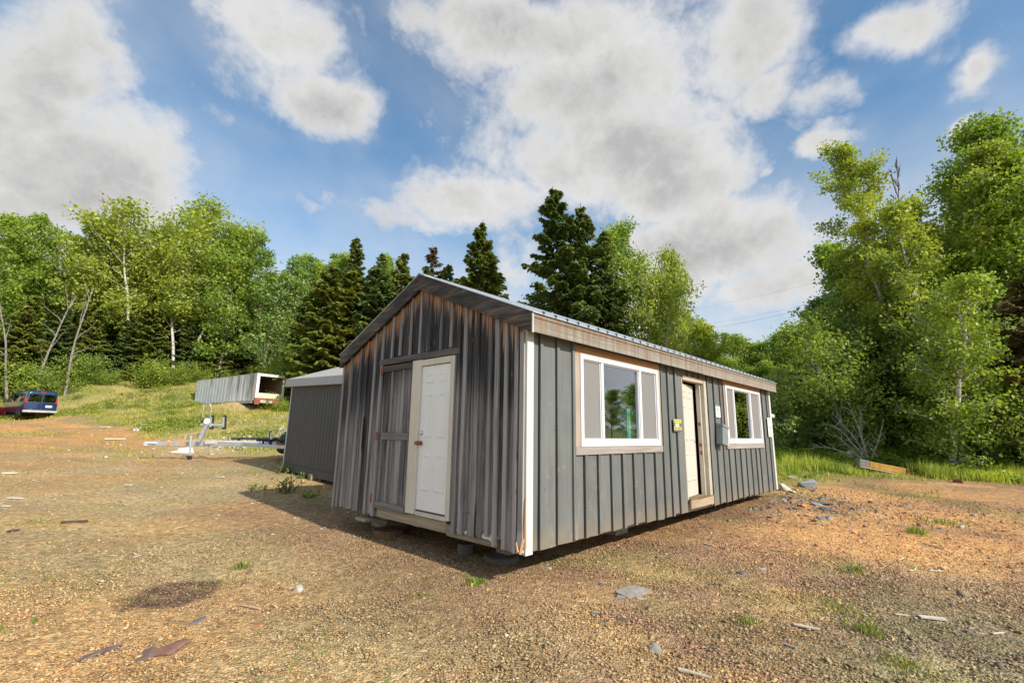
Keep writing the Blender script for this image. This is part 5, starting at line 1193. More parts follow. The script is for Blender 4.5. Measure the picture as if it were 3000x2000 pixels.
# ------------------------------------------------------------------ box trailer on the bank
def box_trailer():
    c0 = cam_xy(-21.8, 40.); c1 = cam_xy(-31.6, 47.); z = 3.42
    ax = Vector((c1[0]-c0[0], c1[1]-c0[1], 0)); ln = ax.length; yaw = math.atan2(ax.y, ax.x)
    # local x: from the open rear end towards the front; the visible side is y=0, box extends to +y or -y
    o = thing('box_trailer', 'old streaked box trailer with an open end, standing on the grassy bank', 'trailer', (c0[0], c0[1], z), rot=(0, R_(.1), yaw))
    s = -1; W = 2.45; H = 2.6; Y = lambda v: s*v
    def bx(mb, x0, x1, a, b_, z0, z1, r=.5): mb.box(x0, x1, min(Y(a), Y(b_)), max(Y(a), Y(b_)), z0, z1, r)
    m, t, b = mat('streaked aluminium side'); co = t.coord(); n = t.noise(t.scaled(co, (2.6, 1, .16)), 1, 6, .75, .5); n2 = t.noise(co, .8, 3)
    sep = t.new('ShaderNodeSeparateXYZ'); t.put(sep.inputs[0], co)
    f = t.math('ADD', n, t.maprange(sep.outputs[0], 0, 7, .10, -.03)); f = t.math('ADD', f, t.maprange(sep.outputs[2], 0.3, 2.6, -.03, .05))
    t.put(b.inputs['Base Color'], t.mix(1., t.ramp(f, [(.52, (.66, .69, .72)), (.60, (.5, .52, .54)), (.68, (.20, .20, .21))]), t.ramp(n2, [(.3, .88), (.7, 1.1)]), 'MULTIPLY')); b.inputs['Roughness'].default_value = .55
    q = MB(); bx(q, .45, ln, 0, .04, .32, H); q.build('side_wall', m, o)
    q = MB(); x = .75
    while x < ln: bx(q, x-.012, x+.012, -.012, -.001, .32, H); x += .61
    q.build('side_ribs', m, o)
    q = MB(); bx(q, .45, ln, W-.04, W, .32, H); bx(q, ln-.05, ln, .041, W-.041, .32, H); q.build('far_wall', m, o)
    q = MB(); bx(q, .0, ln, 0, W, H+.001, H+.06); q.build('roof', simple('dirty trailer roof', (.42, .38, .34), .8, var=.2), o)
    q = MB(); bx(q, .45, ln, -.03, .06, .10, .319); q.build('side_rail', simple('dull metal rail', (.36, .35, .35), .6, .3, var=.2), o)
    q = MB(); x = 1.3
    while x < ln: bx(q, x, x+.14, -.035, -.031, .30, .345); x += .9
    q.build('marker', simple('dull red reflectors', (.30, .05, .04), .5), o)
    q = MB(); bx(q, .0, ln, .061, W-.06, .2, .33); q.build('floor', inner, o)
    pink = simple('faded pink-white rear frame', (.60, .50, .48), .7, var=.2, scale=2); wh = simple('chalky white door post', (.72, .70, .68), .7, var=.12, scale=3); rr = simple('rusty red bumper', (.27, .095, .055), .85, var=.35, scale=4)
    q = MB(); bx(q, .0, .449, 0, .05, .32, H); q.build('rear_side_panel', pink, o)
    q = MB(); bx(q, -.03, .04, -.01, .24, .55, H+.03); bx(q, -.03, .04, W-.16, W+.01, .55, H+.03); bx(q, -.03, .04, .241, W-.161, H-.17, H+.02); q.build('rear_frame', wh, o)
    q = MB(); bx(q, -.01, .03, .241, W-.161, .551, .98)
    for k in range(9): bx(q, -.02, -.0105, .28+k*.23, .33+k*.23, .56, .97)
    q.build('tailboard', simple('cream tailboard', (.68, .60, .44), .7, var=.1), o)
    q = MB(); bx(q, -.05, .06, -.01, .42, .0, .549); bx(q, -.05, .06, W-.3, W+.01, .0, .549); bx(q, -.03, .05, .421, W-.301, .40, .549); bx(q, -.02, .04, .421, W-.301, .12, .399)
    q.build('rear_bumper', rr, o)
    q = MB(); bx(q, -.035, -.021, .5, 1.5, .15, .38); q.build('faded_panel', pink, o)
    br_ = simple('tan plywood lining', (.36, .25, .16), .8, var=.15); q = MB(); bx(q, .06, ln-.1, W-.07, W-.045, .34, H-.05); bx(q, .06, ln-.1, .055, .08, .34, H-.05); bx(q, ln-.12, ln-.055, .09, W-.08, .34, H-.05); bx(q, 2.6, 2.7, .1, W-.1, 1.0, 1.15); q.build('lining', br_, o)
    for xx in (ln-.9, 3.2): q = MB(); bx(q, xx, xx+.15, .3, .45, -1.1, .10); bx(q, xx, xx+.15, W-.45, W-.3, -1.1, .10); q.build('leg', rr, o)
box_trailer()

# ------------------------------------------------------------------ boat trailer
def boat_trailer():
    D = 18.; zt = lambda u, v, d=D: (cam_xy((u-1500)/FPX*d, d), at_r(u, v, d/math.cos(math.atan((u-1500)/FPX)))[2])
    def P(u, v, d=D):
        # point whose forward distance is d
        r_ = ray(u, v); k = d/(r_[0]*Fh[0]+r_[1]*Fh[1]); return Vector(CP+r_*k)
    org = P(555, 1345); org.z = gz(org.x, org.y)
    o = thing('boat_trailer', 'galvanised boat trailer with a winch post and black bunks, standing left of the shed', 'trailer', org)
    L_ = lambda p: Vector(p)-org
    galv = simple('galvanised steel', (.56, .59, .63), .38, .6, var=.12, scale=6); blk = simple('black carpeted bunk', (.03, .03, .032), .8); orn = simple('orange marker lens', (.8, .22, .03), .35); wh = simple('white winch cover', (.75, .76, .77), .4)
    q = MB(); q.bar(L_(P(425, 1299)), L_(P(840, 1302, 18.6)), .10, .15); q.bar(L_(P(600, 1295, 18.1)), L_(P(880, 1297, 19.6)), .10, .13); q.bar(L_(P(640, 1297, 17.9)), L_(P(850, 1310, 17.2)), .08, .12)
    q.build('main_beam', galv, o, bevel=.01)
    q = MB(); q.bar(L_(P(428, 1296)), L_(P(460, 1296)), .16, .07); q.bar(L_(P(423, 1300)), L_(P(434, 1300)), .10, .12); q.build('coupler', wh, o, bevel=.015)
    for u in (531, 497): q = MB(); a = L_(P(u, 1299, 17.93)); q.box(a.x-.05, a.x+.05, a.y-.02, a.y+.02, a.z-.05, a.z+.05); q.build('marker_light', orn, o)
    a, b = L_(P(560, 1276, 17.88)), L_(P(556, 1333, 17.88)); q = MB(); q.tube([a, a+(b-a)*.6], .045, 10); q.tube([a+(b-a)*.6, b], .03, 10); j = q.build('jack', galv, o)
    q = MB(); c = Vector((b.x, b.y, .09)); q.lathe(c-Vector((Fh[0], Fh[1], 0))*.03, (Fh[0], Fh[1], 0), [(0, .06), (.01, .09), (.05, .09), (.06, .06)], 14); q.build('wheel', rubber, j)
    q = MB(); q.bar(L_(P(583, 1294)), L_(P(607, 1243)), .10, .12); q.bar(L_(P(588, 1243)), L_(P(656, 1244)), .08, .09); q.build('winch_post', galv, o, bevel=.008)
    q = MB(); q.lathe(L_(P(604, 1234, 17.9)), (Fh[0], Fh[1], 0), [(0, .09), (.02, .12), (.16, .12), (.18, .09)], 16); wn = q.build('winch', wh, o)
    q = MB(); q.bar(L_(P(588, 1240)), L_(P(597, 1228)), .05, .05); q.build('crank', blk, wn)
    pts = [(594, 1222), (595, 1208), (597, 1195), (600, 1186), (605, 1181), (611, 1180), (616, 1184), (619, 1191), (619, 1205), (617, 1220), (616, 1240)]
    q = MB(); q.tube([L_(P(*p)) for p in pts], .018, 8); q.build('bow_hoop', galv, o)
    for u in (620, 657):
        q = MB(); q.bar(L_(P(u+1.5, 1216, 18.05)), L_(P(u-.5, 1257, 18.05)), .09, .12, up=(Fh[0], Fh[1], 0)); b_ = q.build('bow_pad', blk, o)
        q = MB(); q.bar(L_(P(u-1.5, 1221, 17.95)), L_(P(u-3, 1251, 17.95)), .06, .03, up=(Fh[0], Fh[1], 0)); q.build('pad_bracket', galv, b_)
    for (u0, v0, u1, v1, d) in ((679, 1284, 860, 1284, 18.9), (752, 1289, 850, 1290, 17.7)):
        q = MB(); q.bar(L_(P(u0, v0, d)), L_(P(u1, v1, d)), .10, .075); b_ = q.build('bunk', blk, o, bevel=.02)
        for u in ((699, 760) if u0 < 700 else (771,)):
            q = MB(); q.bar(L_(P(u, v0+2, d)), L_(P(u, 1300 if u0 < 700 else 1304, d)), .04, .05); q.build('bunk_bracket', blk, b_)
    for u, v0, v1, d in ((793, 1262, 1290, 17.6), (837, 1264, 1290, 18.6)):
        q = MB(); q.bar(L_(P(u, v0, d)), L_(P(u-1, v1+12, d)), .10, .06, up=(Rh[0], Rh[1], 0)); g = q.build('guide_post', blk, o)
        if u == 793: q = MB(); q.bar(L_(P(u+2, v0+3, d-.08)), L_(P(u+1, v1-4, d-.08)), .01, .085, up=(Rh[0], Rh[1], 0)); q.build('reflector_plate', vinyl, g)
    q = MB(); a = L_(P(822, 1301, 17.0)); q.box(a.x-.06, a.x+.06, a.y-.02, a.y+.02, a.z-.035, a.z+.035); q.build('marker_light', orn, o)
    for d in (17.2, 19.4):
        a = P(900, 1320, d); q = MB(); q.lathe(Vector((a.x, a.y, gz(a.x, a.y)+.33))-org, (Fh[0], Fh[1], 0), [(-.1, .2), (-.09, .31), (.09, .31), (.1, .2)], 20); w_ = q.build('wheel', rubber, o)
        q = MB(); q.lathe(Vector((a.x, a.y, gz(a.x, a.y)+.33))-org, (Fh[0], Fh[1], 0), [(-.105, .05), (-.102, .17), (.102, .17), (.105, .05)], 16); q.build('rim', galv, w_)
    a, b = L_(P(900, 1302, 17.2)), L_(P(900, 1302, 19.4)); q = MB(); q.bar(a, b, .08, .08); q.build('axle', galv, o)
    return P
PB = boat_trailer()
# white scrap behind the trailer, small rusty stand in front of it
p = PB(548, 1290, 21.)
q = MB(); q.hexa([(-.4, -.15, 0), (.35, -.15, 0), (.4, .2, 0), (-.35, .2, 0), (-.38, -.12, .22), (.25, -.1, .30), (.3, .15, .26), (-.3, .15, .2)]); q.hexa([(-.95, -.1, 0), (-.4, -.12, 0), (-.38, .08, 0), (-.9, .05, 0), (-.9, -.08, .05), (-.42, -.1, .12), (-.4, .06, .1), (-.88, .03, .04)])
o = q.build('white_bundle', simple('white sheet scrap', (.75, .74, .72), .6, var=.12, scale=4), None, bevel=.02); o.location = (p.x, p.y, gz(p.x, p.y)-.02); o.rotation_euler = (0, 0, YAW-R_(90)); o.scale = (.75, .75, .9); tag(o, 'crumpled white sheet bundle behind the jack of the boat trailer', 'scrap')
# wooden plank under the jack
p = PB(575, 1349, 17.9); q = MB(); q.box(-.35, .2, -.08, .08, 0, .04); o = q.build('plank', sillwood_x, None, bevel=.004); o.location = (p.x, p.y, gz(p.x, p.y)); o.rotation_euler = (0, 0, YAW-R_(95)); tag(o, 'short reddish plank lying by the jack of the boat trailer', 'plank')

# ------------------------------------------------------------------ vehicles
def loft(sections, name, m, parent, n=None, smooth=True, cap=True):
    """sections: list of (x, [(y, z), ...]) rings of equal length"""
    V = []; F = []; k = len(sections[0][1])
    for x, ring in sections: V += [(x, y, z) for y, z in ring]
    for i in range(len(sections)-1):
        for j in range(k): a = i*k+j; b = i*k+(j+1) % k; F.append((a, b, b+k, a+k))
    if cap: F.append(tuple(range(k))[::-1]); F.append(tuple(range((len(sections)-1)*k, len(sections)*k)))
    me = bpy.data.meshes.new(name); me.from_pydata(V, [], F); bm = bmesh.new(); bm.from_mesh(me); bmesh.ops.recalc_face_normals(bm, faces=bm.faces); bm.to_mesh(me); bm.free()
    o = link(name, me, m, parent); q = o.modifiers.new('bevel', 'BEVEL'); q.width = .035; q.segments = 3; q.limit_method = 'ANGLE'; q.angle_limit = R_(25)
    me.polygons.foreach_set('use_smooth', [smooth]*len(F)); return o
def car_paint(name, c, rough=.22): return simple(name, c, rough, .1, var=.06, scale=2, coat=.8)
def wheel(parent, x, y, r, w, side, rimm):
    q = MB(); q.lathe((x, y, r), (0, side, 0), [(-w/2, r*.62), (-w/2+.02, r*.97), (-w/4, r), (w/4, r), (w/2-.02, r*.97), (w/2, r*.62)], 24); o = q.build('wheel', rubber, parent, smooth=True)
    q = MB(); q.lathe((x, y, r), (0, side, 0), [(w/2-.06, r*.63), (w/2-.02, r*.60), (w/2-.03, r*.3), (w/2, r*.2), (w/2+.005, r*.05)], 18); q.build('rim', rimm, o, smooth=True)
CHR = simple('worn chrome', (.55, .56, .57), .22, .9, var=.1); REDL = simple('red tail lens', (.55, .02, .02), .25); DARKG = glass_mat('tinted car glass', (.2, .25, .26), 1.6)
def van():
    # local: x forward (away from the rear), y left; rear face at x=0
    lx = -.86; ld = .51; a = cam_xy(-37.7, 36.2); b = cam_xy(-36.5, 37.8); a = a+Rh*.3; b = b+Rh*.3
    f = Vector(Rh*lx+Fh*ld); yaw = math.atan2(f.y, f.x); mid = (Vector(a)+Vector(b))/2; z = max(gz(mid.x+f.x*1.05, mid.y+f.y*1.05), gz(mid.x+f.x*4.5, mid.y+f.y*4.5))
    o = thing('parked_van', 'dark blue cargo van seen from behind, parked at the foot of the grassy bank', 'van', (mid.x, mid.y, z), yaw)
    pt = car_paint('dark blue van paint', (.014, .034, .11)); H = 2.08
    def ring(hw, zl, zb, zt, tw): return [(-hw*.96, zl), (-hw, zl+.15), (-hw, zb), (-hw*tw, zt-.12), (-hw*tw*.8, zt), (hw*tw*.8, zt), (hw*tw, zt-.12), (hw, zb), (hw, zl+.15), (hw*.96, zl)]
    secs = [(0.0, ring(.93, .42, 1.18, 1.98, .86)), (.12, ring(.98, .40, 1.2, H, .87)), (3.6, ring(1.0, .40, 1.2, H+.02, .87)), (4.15, ring(1.0, .40, 1.2, H-.12, .84)), (4.75, ring(.98, .40, 1.18, 1.30, .90)), (5.45, ring(.94, .42, 1.0, 1.12, .9)), (5.62, ring(.88, .45, .95, 1.0, .9))]
    loft(secs, 'body', pt, o)
    g = MB()
    for y0, y1 in ((-.80, -.06), (.04, .80)):
        s = 1 if y0 < 0 else 1
        g = MB(); g.hexa([(-.012, y0*.98, 1.20), (-.002, y0*.98, 1.20), (-.002, y1*.98, 1.20), (-.012, y1*.98, 1.20), (-.012, y0*.93, 1.80), (-.002, y0*.93, 1.80), (-.002, y1*.93, 1.80), (-.012, y1*.93, 1.80)]); w = g.build('rear_window', DARKG, o, bevel=.004)
    g = MB(); 
    for z0 in (1.0,): g.hexa([(-.010, -.90, z0+.16), (-.003, -.90, z0+.16), (-.003, .90, z0+.16), (-.010, .90, z0+.16), (-.010, -.90, z0+.175), (-.003, -.90, z0+.175), (-.003, .90, z0+.175), (-.010, .90, z0+.175)])
    g.box(-.010, -.003, -.011, -.005, .5, 1.17); g.box(-.010, -.003, -.55, .55, .60, .62); g.box(-.012, -.003, .45, .80, .63, .66); g.build('door_trim', CHR, o)
    for y in (-.885, .885): g = MB(); g.hexa([(-.02, y-.05, 1.12), (.10, y-.05, 1.12), (.10, y+.06, 1.12), (-.02, y+.06, 1.12), (-.02, y-.045, 1.50), (.10, y-.045, 1.50), (.10, y+.05, 1.50), (-.02, y+.05, 1.50)]); g.build('tail_light', REDL, o, bevel=.01)
    g = MB(); g.box(-.03, .05, -.14, .14, 1.93, 1.99); g.build('brake_light', REDL, o)
    g = MB(); g.box(-.10, .02, -1.0, 1.0, .40, .56); g.build('rear_bumper', simple('scuffed grey bumper', (.50, .49, .47), .5, .3, var=.25, scale=5), o, bevel=.02)
    g = MB(); g.box(-.02, -.004, -.62, -.26, .80, .96); g.build('number_plate', WHITEP, o)
    g = MB(); g.box(-.018, -.004, -.70, -.63, .78, .98); g.build('plate_bracket', CHR, o)
    for s in (1, -1):
        g = MB()
        for x0, x1 in ((.35, 1.6), (1.75, 2.95)): g.hexa([(x0, s*.995, 1.22), (x1, s*.995, 1.22), (x1, s*1.004, 1.22), (x0, s*1.004, 1.22), (x0+.05, s*.885, 1.85), (x1-.05, s*.885, 1.85), (x1-.05, s*.90, 1.85), (x0+.05, s*.90, 1.85)])
        g.hexa([(3.1, s*.995, 1.22), (4.3, s*.995, 1.22), (4.3, s*1.004, 1.22), (3.1, s*1.004, 1.22), (3.1, s*.885, 1.85), (4.0, s*.885, 1.8), (4.0, s*.90, 1.8), (3.1, s*.90, 1.85)])
        g.build('side_window', DARKG, o)
        g = MB(); g.box(4.15, 4.3, s*1.02-.02, s*1.22, 1.25, 1.5) if s > 0 else g.box(4.15, 4.3, -1.22, -1.0, 1.25, 1.5); g.build('mirror', rubber, o, bevel=.02)
        for x in (1.05, 4.55):
            g = MB(); g.lathe((x, s*1.002, .42), (0, s, 0), [(0, .42), (.006, .42)], 24); g.build('wheel_arch', rubber, o)
            wheel(o, x, s*.90, .36, .24, s, CHR)
    g = MB(); g.box(.2, 5.3, -.8, .8, .28, .41); g.build('underbody', rubber, o)
van()
def red_truck():
    c = cam_xy(-38.7, 33.2); z = gz(c[0], c[1])+.06; d = Vector(Rh*.42-Fh*.9).normalized()
    o = thing('red_pickup', 'front corner of a red pickup truck at the left picture edge, beside the blue van', 'pickup truck', (c[0]-Rh[0]*.9, c[1]-Rh[1]*.9, z), math.atan2(d.y, d.x))
    pt = car_paint('red truck paint', (.34, .018, .015))
    def ring(hw, zl, zb, zt, tw): return [(-hw*.96, zl), (-hw, zl+.15), (-hw, zb), (-hw*tw, zt-.06), (-hw*tw*.85, zt), (hw*tw*.85, zt), (hw*tw, zt-.06), (hw, zb), (hw, zl+.15), (hw*.96, zl)]
    loft([(0, ring(.88, .55, .95, 1.05, .95)), (-.12, ring(.95, .5, 1.0, 1.14, .94)), (-1.25, ring(.97, .5, 1.08, 1.24, .94)), (-1.3, ring(.97, .5, 1.08, 1.26, .92)), (-2.0, ring(.97, .5, 1.1, 1.80, .80)), (-3.2, ring(.97, .5, 1.1, 1.82, .80)), (-3.5, ring(.97, .5, 1.1, 1.25, .95)), (-5.3, ring(.97, .5, 1.1, 1.2, .97))], 'body', pt, o)
    g = MB(); g.hexa([(-1.30, -.80, 1.275), (-1.29, -.80, 1.285), (-1.29, .80, 1.285), (-1.30, .80, 1.275), (-1.93, -.68, 1.755), (-1.92, -.68, 1.765), (-1.92, .68, 1.765), (-1.93, .68, 1.755)]); g.build('windscreen', DARKG, o)
    g = MB(); g.box(.0, .06, -.52, .52, .62, .98); gr = g.build('grille', CHR, o, bevel=.03)
    g = MB(); g.box(.061, .075, -.44, .44, .68, .77); g.box(.061, .075, -.44, .44, .83, .92); g.build('grille_slots', rubber, gr)
    for s in (1, -1):
        g = MB(); g.box(-.03, .04, min(s*.55, s*.90), max(s*.55, s*.90), .76, .96); g.build('headlight', simple('headlight glass', (.62, .64, .62), .1, .3), o, bevel=.02)
        for x in (-.75, -4.3): wheel(o, x, s*.86, .37, .26, s, CHR)
    g = MB(); g.box(-.02, .16, -.97, .97, .42, .60); g.build('front_bumper', CHR, o, bevel=.04)
red_truck()
def dark_car():
    # only its tail shows behind the shed; the car stands parallel to the picture
    c = PB(820, 1310, 18.9); z = gz(c.x, c.y)
    d = -Vector(Rh*.96+Fh*.28).normalized()
    o = thing('dark_car', 'dark green car whose tail sticks out behind the left corner of the shed', 'car', (c.x, c.y, z), math.atan2(d.y, d.x))
    pt = car_paint('dark green car paint', (.022, .03, .026), .3)
    def ring(hw, zl, zb, zt, tw): return [(-hw*.93, zl), (-hw, zl+.18), (-hw, zb), (-hw*tw, zt-.05), (-hw*tw*.85, zt), (hw*tw*.85, zt), (hw*tw, zt-.05), (hw, zb), (hw, zl+.18), (hw*.93, zl)]
    loft([(0, ring(.74, .36, .72, .82, .95)), (-.12, ring(.82, .28, .78, .98, .93)), (-.40, ring(.86, .2, .80, 1.10, .85)), (-.95, ring(.88, .2, .8, 1.32, .74)), (-2.6, ring(.88, .2, .82, 1.38, .72)), (-3.4, ring(.88, .2, .8, .95, .9)), (-4.3, ring(.8, .25, .7, .8, .9))], 'body', pt, o)
    for s in (1, -1):
        g = MB(); g.hexa([(-.55, s*.868, .80), (-2.7, s*.885, .84), (-2.7, s*.89, .84), (-.55, s*.874, .80), (-.85, s*.70, 1.20), (-2.5, s*.66, 1.32), (-2.5, s*.67, 1.32), (-.85, s*.71, 1.20)]); g.build('side_window', DARKG, o)
        for x in (-.95, -3.5): wheel(o, x, s*.80, .31, .2, s, CHR)
        g = MB(); g.box(-.10, .01, min(s*.5, s*.76), max(s*.5, s*.76), .58, .70); g.build('tail_light', REDL, o, bevel=.01)
dark_car()

# ------------------------------------------------------------------ loose stones, boards and litter that can be told apart
def rock(label, u, v, size, c, seed, flat=.45, rz=0., cat='rock', name='rock', zoff=0., ar=1.):
    rng = random.Random(seed); p = on_z(u, v, -.28)
    for _ in range(3): p = on_z(u, v, gz(p[0], p[1])+size*.1)
    bm = bmesh.new()
    for _ in range(15):
        a = rng.uniform(0, 6.28); e = rng.uniform(-1, 1); rr = rng.uniform(.75, 1.05); s_ = math.sqrt(1-e*e)
        bm.verts.new((math.cos(a)*s_*size*.5*rr*ar, math.sin(a)*s_*size*.5*rr/ar, max(-.6, min(.75, e))*size*.5*flat))
    bmesh.ops.convex_hull(bm, input=bm.verts); me = bpy.data.meshes.new(name)
    for v_ in [v_ for v_ in bm.verts if not v_.link_faces]: bm.verts.remove(v_)
    bm.to_mesh(me); bm.free()
    m = simple('rock '+'%.2f %.2f %.2f' % c, c, .85, var=.28, scale=14, bump=.5)
    o = link(name, me, m); q = o.modifiers.new('bevel', 'BEVEL'); q.width = size*.02; q.segments = 1
    o.location = (p[0], p[1], gz(p[0], p[1])+size*flat*.16+zoff); o.rotation_euler = (rng.uniform(-.08, .08), rng.uniform(-.08, .08), rz); tag(o, label, cat)
rock('pale grey angular rock alone on the gravel left of the cabin corner', 872, 1726, .15, (.42, .40, .35), 1, .75)
rock('thick reddish-brown slate slab, largest of the slabs at lower left', 508, 1890, .27, (.23, .12, .085), 2, .28, .5, 'slab', 'slate_slab', 0, 1.35)
rock('thin brown slate flake just left of the thick reddish slab', 432, 1907, .20, (.19, .125, .10), 3, .12, .9, 'slab', 'slate_slab', 0, 1.5)
rock('brown flat slate, farther right of the two joined flakes at lower left', 316, 1893, .20, (.21, .135, .115), 4, .10, .8, 'slab', 'slate_slab', 0, 1.4)
rock('grey-brown flat slate, leftmost of the slabs at lower left', 262, 1915, .17, (.17, .13, .115), 5, .13, .5, 'slab', 'slate_slab', 0, 1.4)
rock('narrow grey slate flake between the burnt patch and the pale stick', 585, 1812, .16, (.17, .16, .16), 6, .2, .6, 'slab', 'slate_slab', 0, 1.7)
rock('flat orange stone sunk in the gravel at lower left', 752, 1828, .14, (.46, .19, .08), 7, .1, .3, 'stone', 'stone', 0, 1.2)
rock('big flat grey slate slab in front of the big window', 1855, 1732, .34, (.27, .235, .21), 8, .32, -.6, 'slab', 'slate_slab', .02, 1.25)
rock('grey slate piece leaning under the left side of the big flat slab', 1812, 1742, .20, (.24, .23, .20), 9, .4, .4, 'slab', 'slate_slab')
rock('small shiny slate chip at the foot of the big flat slab', 1878, 1752, .12, (.40, .40, .40), 10, .3, .4, 'slab', 'slate_slab')
rock('dark slate chip up-left of the big flat slab', 1762, 1708, .11, (.16, .145, .14), 11, .35, .9)
rock('grey slate chip lying below the big flat slab', 1743, 1790, .10, (.30, .29, .27), 12, .3, 1.2)
rock('dark brown slate sliver below the big flat slab', 1825, 1812, .13, (.16, .105, .08), 13, .25, .1)
rock('pale flat stone at the right foot of the picture below the slab', 1920, 1893, .19, (.33, .30, .24), 14, .16, .4, 'stone', 'stone', 0, 1.5)
rock('rounded grey stone in the gravel near the cabin corner', 1608, 1664, .08, (.38, .34, .28), 15, .6)
rock('tan flat stone in the gravel low in the middle of the picture', 1235, 1900, .12, (.50, .33, .18), 16, .14, .2, 'stone', 'stone')
rock('small white stone in the gravel, low in the middle', 1484, 1860, .04, (.72, .68, .6), 17, .6)
rock('large grey boulder off the far corner of the cabin', 2372, 1420, .72, (.40, .42, .44), 20, .55, .3, 'boulder', 'boulder')
rock('pale upright boulder beside the far corner of the cabin', 2303, 1430, .46, (.55, .54, .47), 21, .75, 1.0, 'boulder', 'boulder')
rock('low pale stone at the foot of the pale boulder', 2318, 1438, .32, (.58, .52, .44), 22, .3, .2)
rock('orange rock among the slate rubble', 2357, 1480, .28, (.58, .28, .10), 23, .55, .7)
rock('dark slate slab on the right of the rubble', 2415, 1472, .42, (.17, .18, .19), 24, .25, .3, 'slab', 'slate_slab')
rock('second dark slate slab below the first on the right of the rubble', 2425, 1486, .38, (.15, .15, .15), 25, .25, .6, 'slab', 'slate_slab')
rock('grey flat slab lying in the rubble left of the dark slabs', 2392, 1472, .38, (.33, .35, .33), 26, .2, .1, 'slab', 'slate_slab')
rock('small dark slab below the orange rock', 2412, 1515, .30, (.19, .19, .18), 27, .3, .9, 'slab', 'slate_slab')
rock('grey stone half in the grass up-left of the boulders', 2325, 1395, .50, (.36, .37, .36), 28, .25, .9)
rock('dark grey stone lying alone right of the rubble', 2172, 1674, .16, (.14, .14, .145), 29, .3, .2)
rock('pale stone beside the dark grey stone on the gravel', 2233, 1664, .11, (.40, .38, .33), 30, .3, .2)
rock('pale greyish stone at the foot of the thick birch trunk', 388, 1105, 2.0, (.38, .34, .30), 31, .6, .2, 'boulder', 'boulder') if False else None
def on_ground(u, v, h=.02):
    p = on_z(u, v, -.28) if v > 1330 else at_r(u, v, 28)
    if v > 1330:
        for _ in range(5): p = on_z(u, v, gz(p[0], p[1])+h)
    else:   # march along the ray
        d = ray(u, v); t = 4.
        while t < 90 and (CP+d*t)[2] > gz(*(CP+d*t)[:2])+h: t += .1
        p = CP+d*t
    return p
def lath(label, ua, va, ub, vb, w, th, m, taper=1., name='wood_scrap', cat='scrap wood'):
    a = on_ground(ua, va); b = on_ground(ub, vb); d = Vector((b[0]-a[0], b[1]-a[1], 0)); L_ = d.length; d.normalize(); s = Vector((-d.y, d.x, 0))
    za = gz(a[0], a[1])+.012; zb = gz(b[0], b[1])+.012; A = Vector((a[0], a[1], za)); B = Vector((b[0], b[1], zb)); up = Vector((0, 0, th))
    q = MB(); q.hexa([A-s*w/2, B-s*w/2*taper, B+s*w/2*taper, A+s*w/2, A-s*w/2+up, B-s*w/2*taper+up, B+s*w/2*taper+up, A+s*w/2+up])
    o = q.build(name, m, None, bevel=.001); tag(o, label, cat); return o
PALEW = simple('pale split wood', (.62, .55, .45), .8, var=.2, scale=12); GREYW = simple('greyed stick', (.34, .31, .28), .85, var=.2); DARKW = simple('dark rotten stick', (.09, .065, .045), .9, var=.3)
lath('long pale lath at the bottom edge of the picture', 1990, 1957, 2085, 1982, .035, .012, PALEW, .3)
lath('pale pointed lath, upper one near the grass patch at lower right', 2325, 1826, 2402, 1842, .035, .012, PALEW, .8)
lath('short grey lath below the pale pointed lath', 2295, 1882, 2332, 1894, .018, .01, GREYW)
lath('flat pale board piece, rightmost of the scraps', 2694, 1804, 2770, 1812, .06, .014, PALEW, 1.2)
lath('thin pale sliver left of the flat pale board', 2622, 1796, 2662, 1800, .02, .008, PALEW, .6)
lath('small pale chip of wood on the right, upper of two', 2756, 1659, 2780, 1661, .03, .01, PALEW)
lath('small pale chip of wood on the right, lower of two', 2722, 1669, 2756, 1670, .03, .01, PALEW)
lath('curved-looking tan stick on the gravel right of the cabin door', 2258, 1608, 2305, 1613, .03, .012, simple('tan stick', (.5, .38, .22), .8), .8)
lath('short pale stick on the brown gravel, right of the cabin', 2062, 1590, 2090, 1596, .03, .01, PALEW)
lath('pale pinkish lath on the gravel right of the burnt patch', 708, 1770, 762, 1781, .016, .01, simple('pinkish lath', (.6, .38, .3), .8))
lath('dark stick lying left of the burnt patch, farther away', 180, 1530, 256, 1526, .07, .03, DARKW, .7, 'stick', 'stick')
lath('small dark stick farther left than the long dark one', 22, 1556, 55, 1550, .04, .02, DARKW, .7, 'stick', 'stick')
lath('pale twig on the yard above the burnt patch', 514, 1546, 550, 1538, .015, .01, PALEW, .6, 'stick', 'stick')
lath('pale twig on the yard near the middle left', 391, 1630, 414, 1624, .02, .01, PALEW, .6, 'stick', 'stick')
lath('white scrap near the left picture edge', 26, 1457, 64, 1459, .10, .02, simple('white scrap', (.62, .59, .53), .8, var=.2), .8, 'litter', 'scrap')
lath('white strip, farthest of the scraps at the left edge', 12, 1374, 55, 1375, .16, .03, MC['white scrap'], .8, 'litter', 'scrap')
lath('little white scrap near the left edge, lowest of the three', 8, 1481, 28, 1482, .06, .02, MC['white scrap'], .8, 'litter', 'scrap')
lath('white chip on the yard in the middle left', 369, 1419, 384, 1420, .1, .02, MC['white scrap'], .7, 'litter', 'scrap')
lath('white chip on the yard below the boat trailer', 634, 1396, 656, 1397, .1, .02, MC['white scrap'], .7, 'litter', 'scrap')
lath('large white sheet lying flat left of the boat trailer tongue', 308, 1286, 370, 1286, .5, .05, MC['white scrap'], .6, 'white_sheet', 'scrap')
lath('white plank leaning on the stones left of the boat trailer', 420, 1257, 455, 1249, .35, .12, MC['white scrap'], .8, 'white_plank', 'plank')
lath('shorter white plank above the leaning one', 405, 1247, 430, 1242, .2, .08, MC['white scrap'], .8, 'white_plank', 'plank')
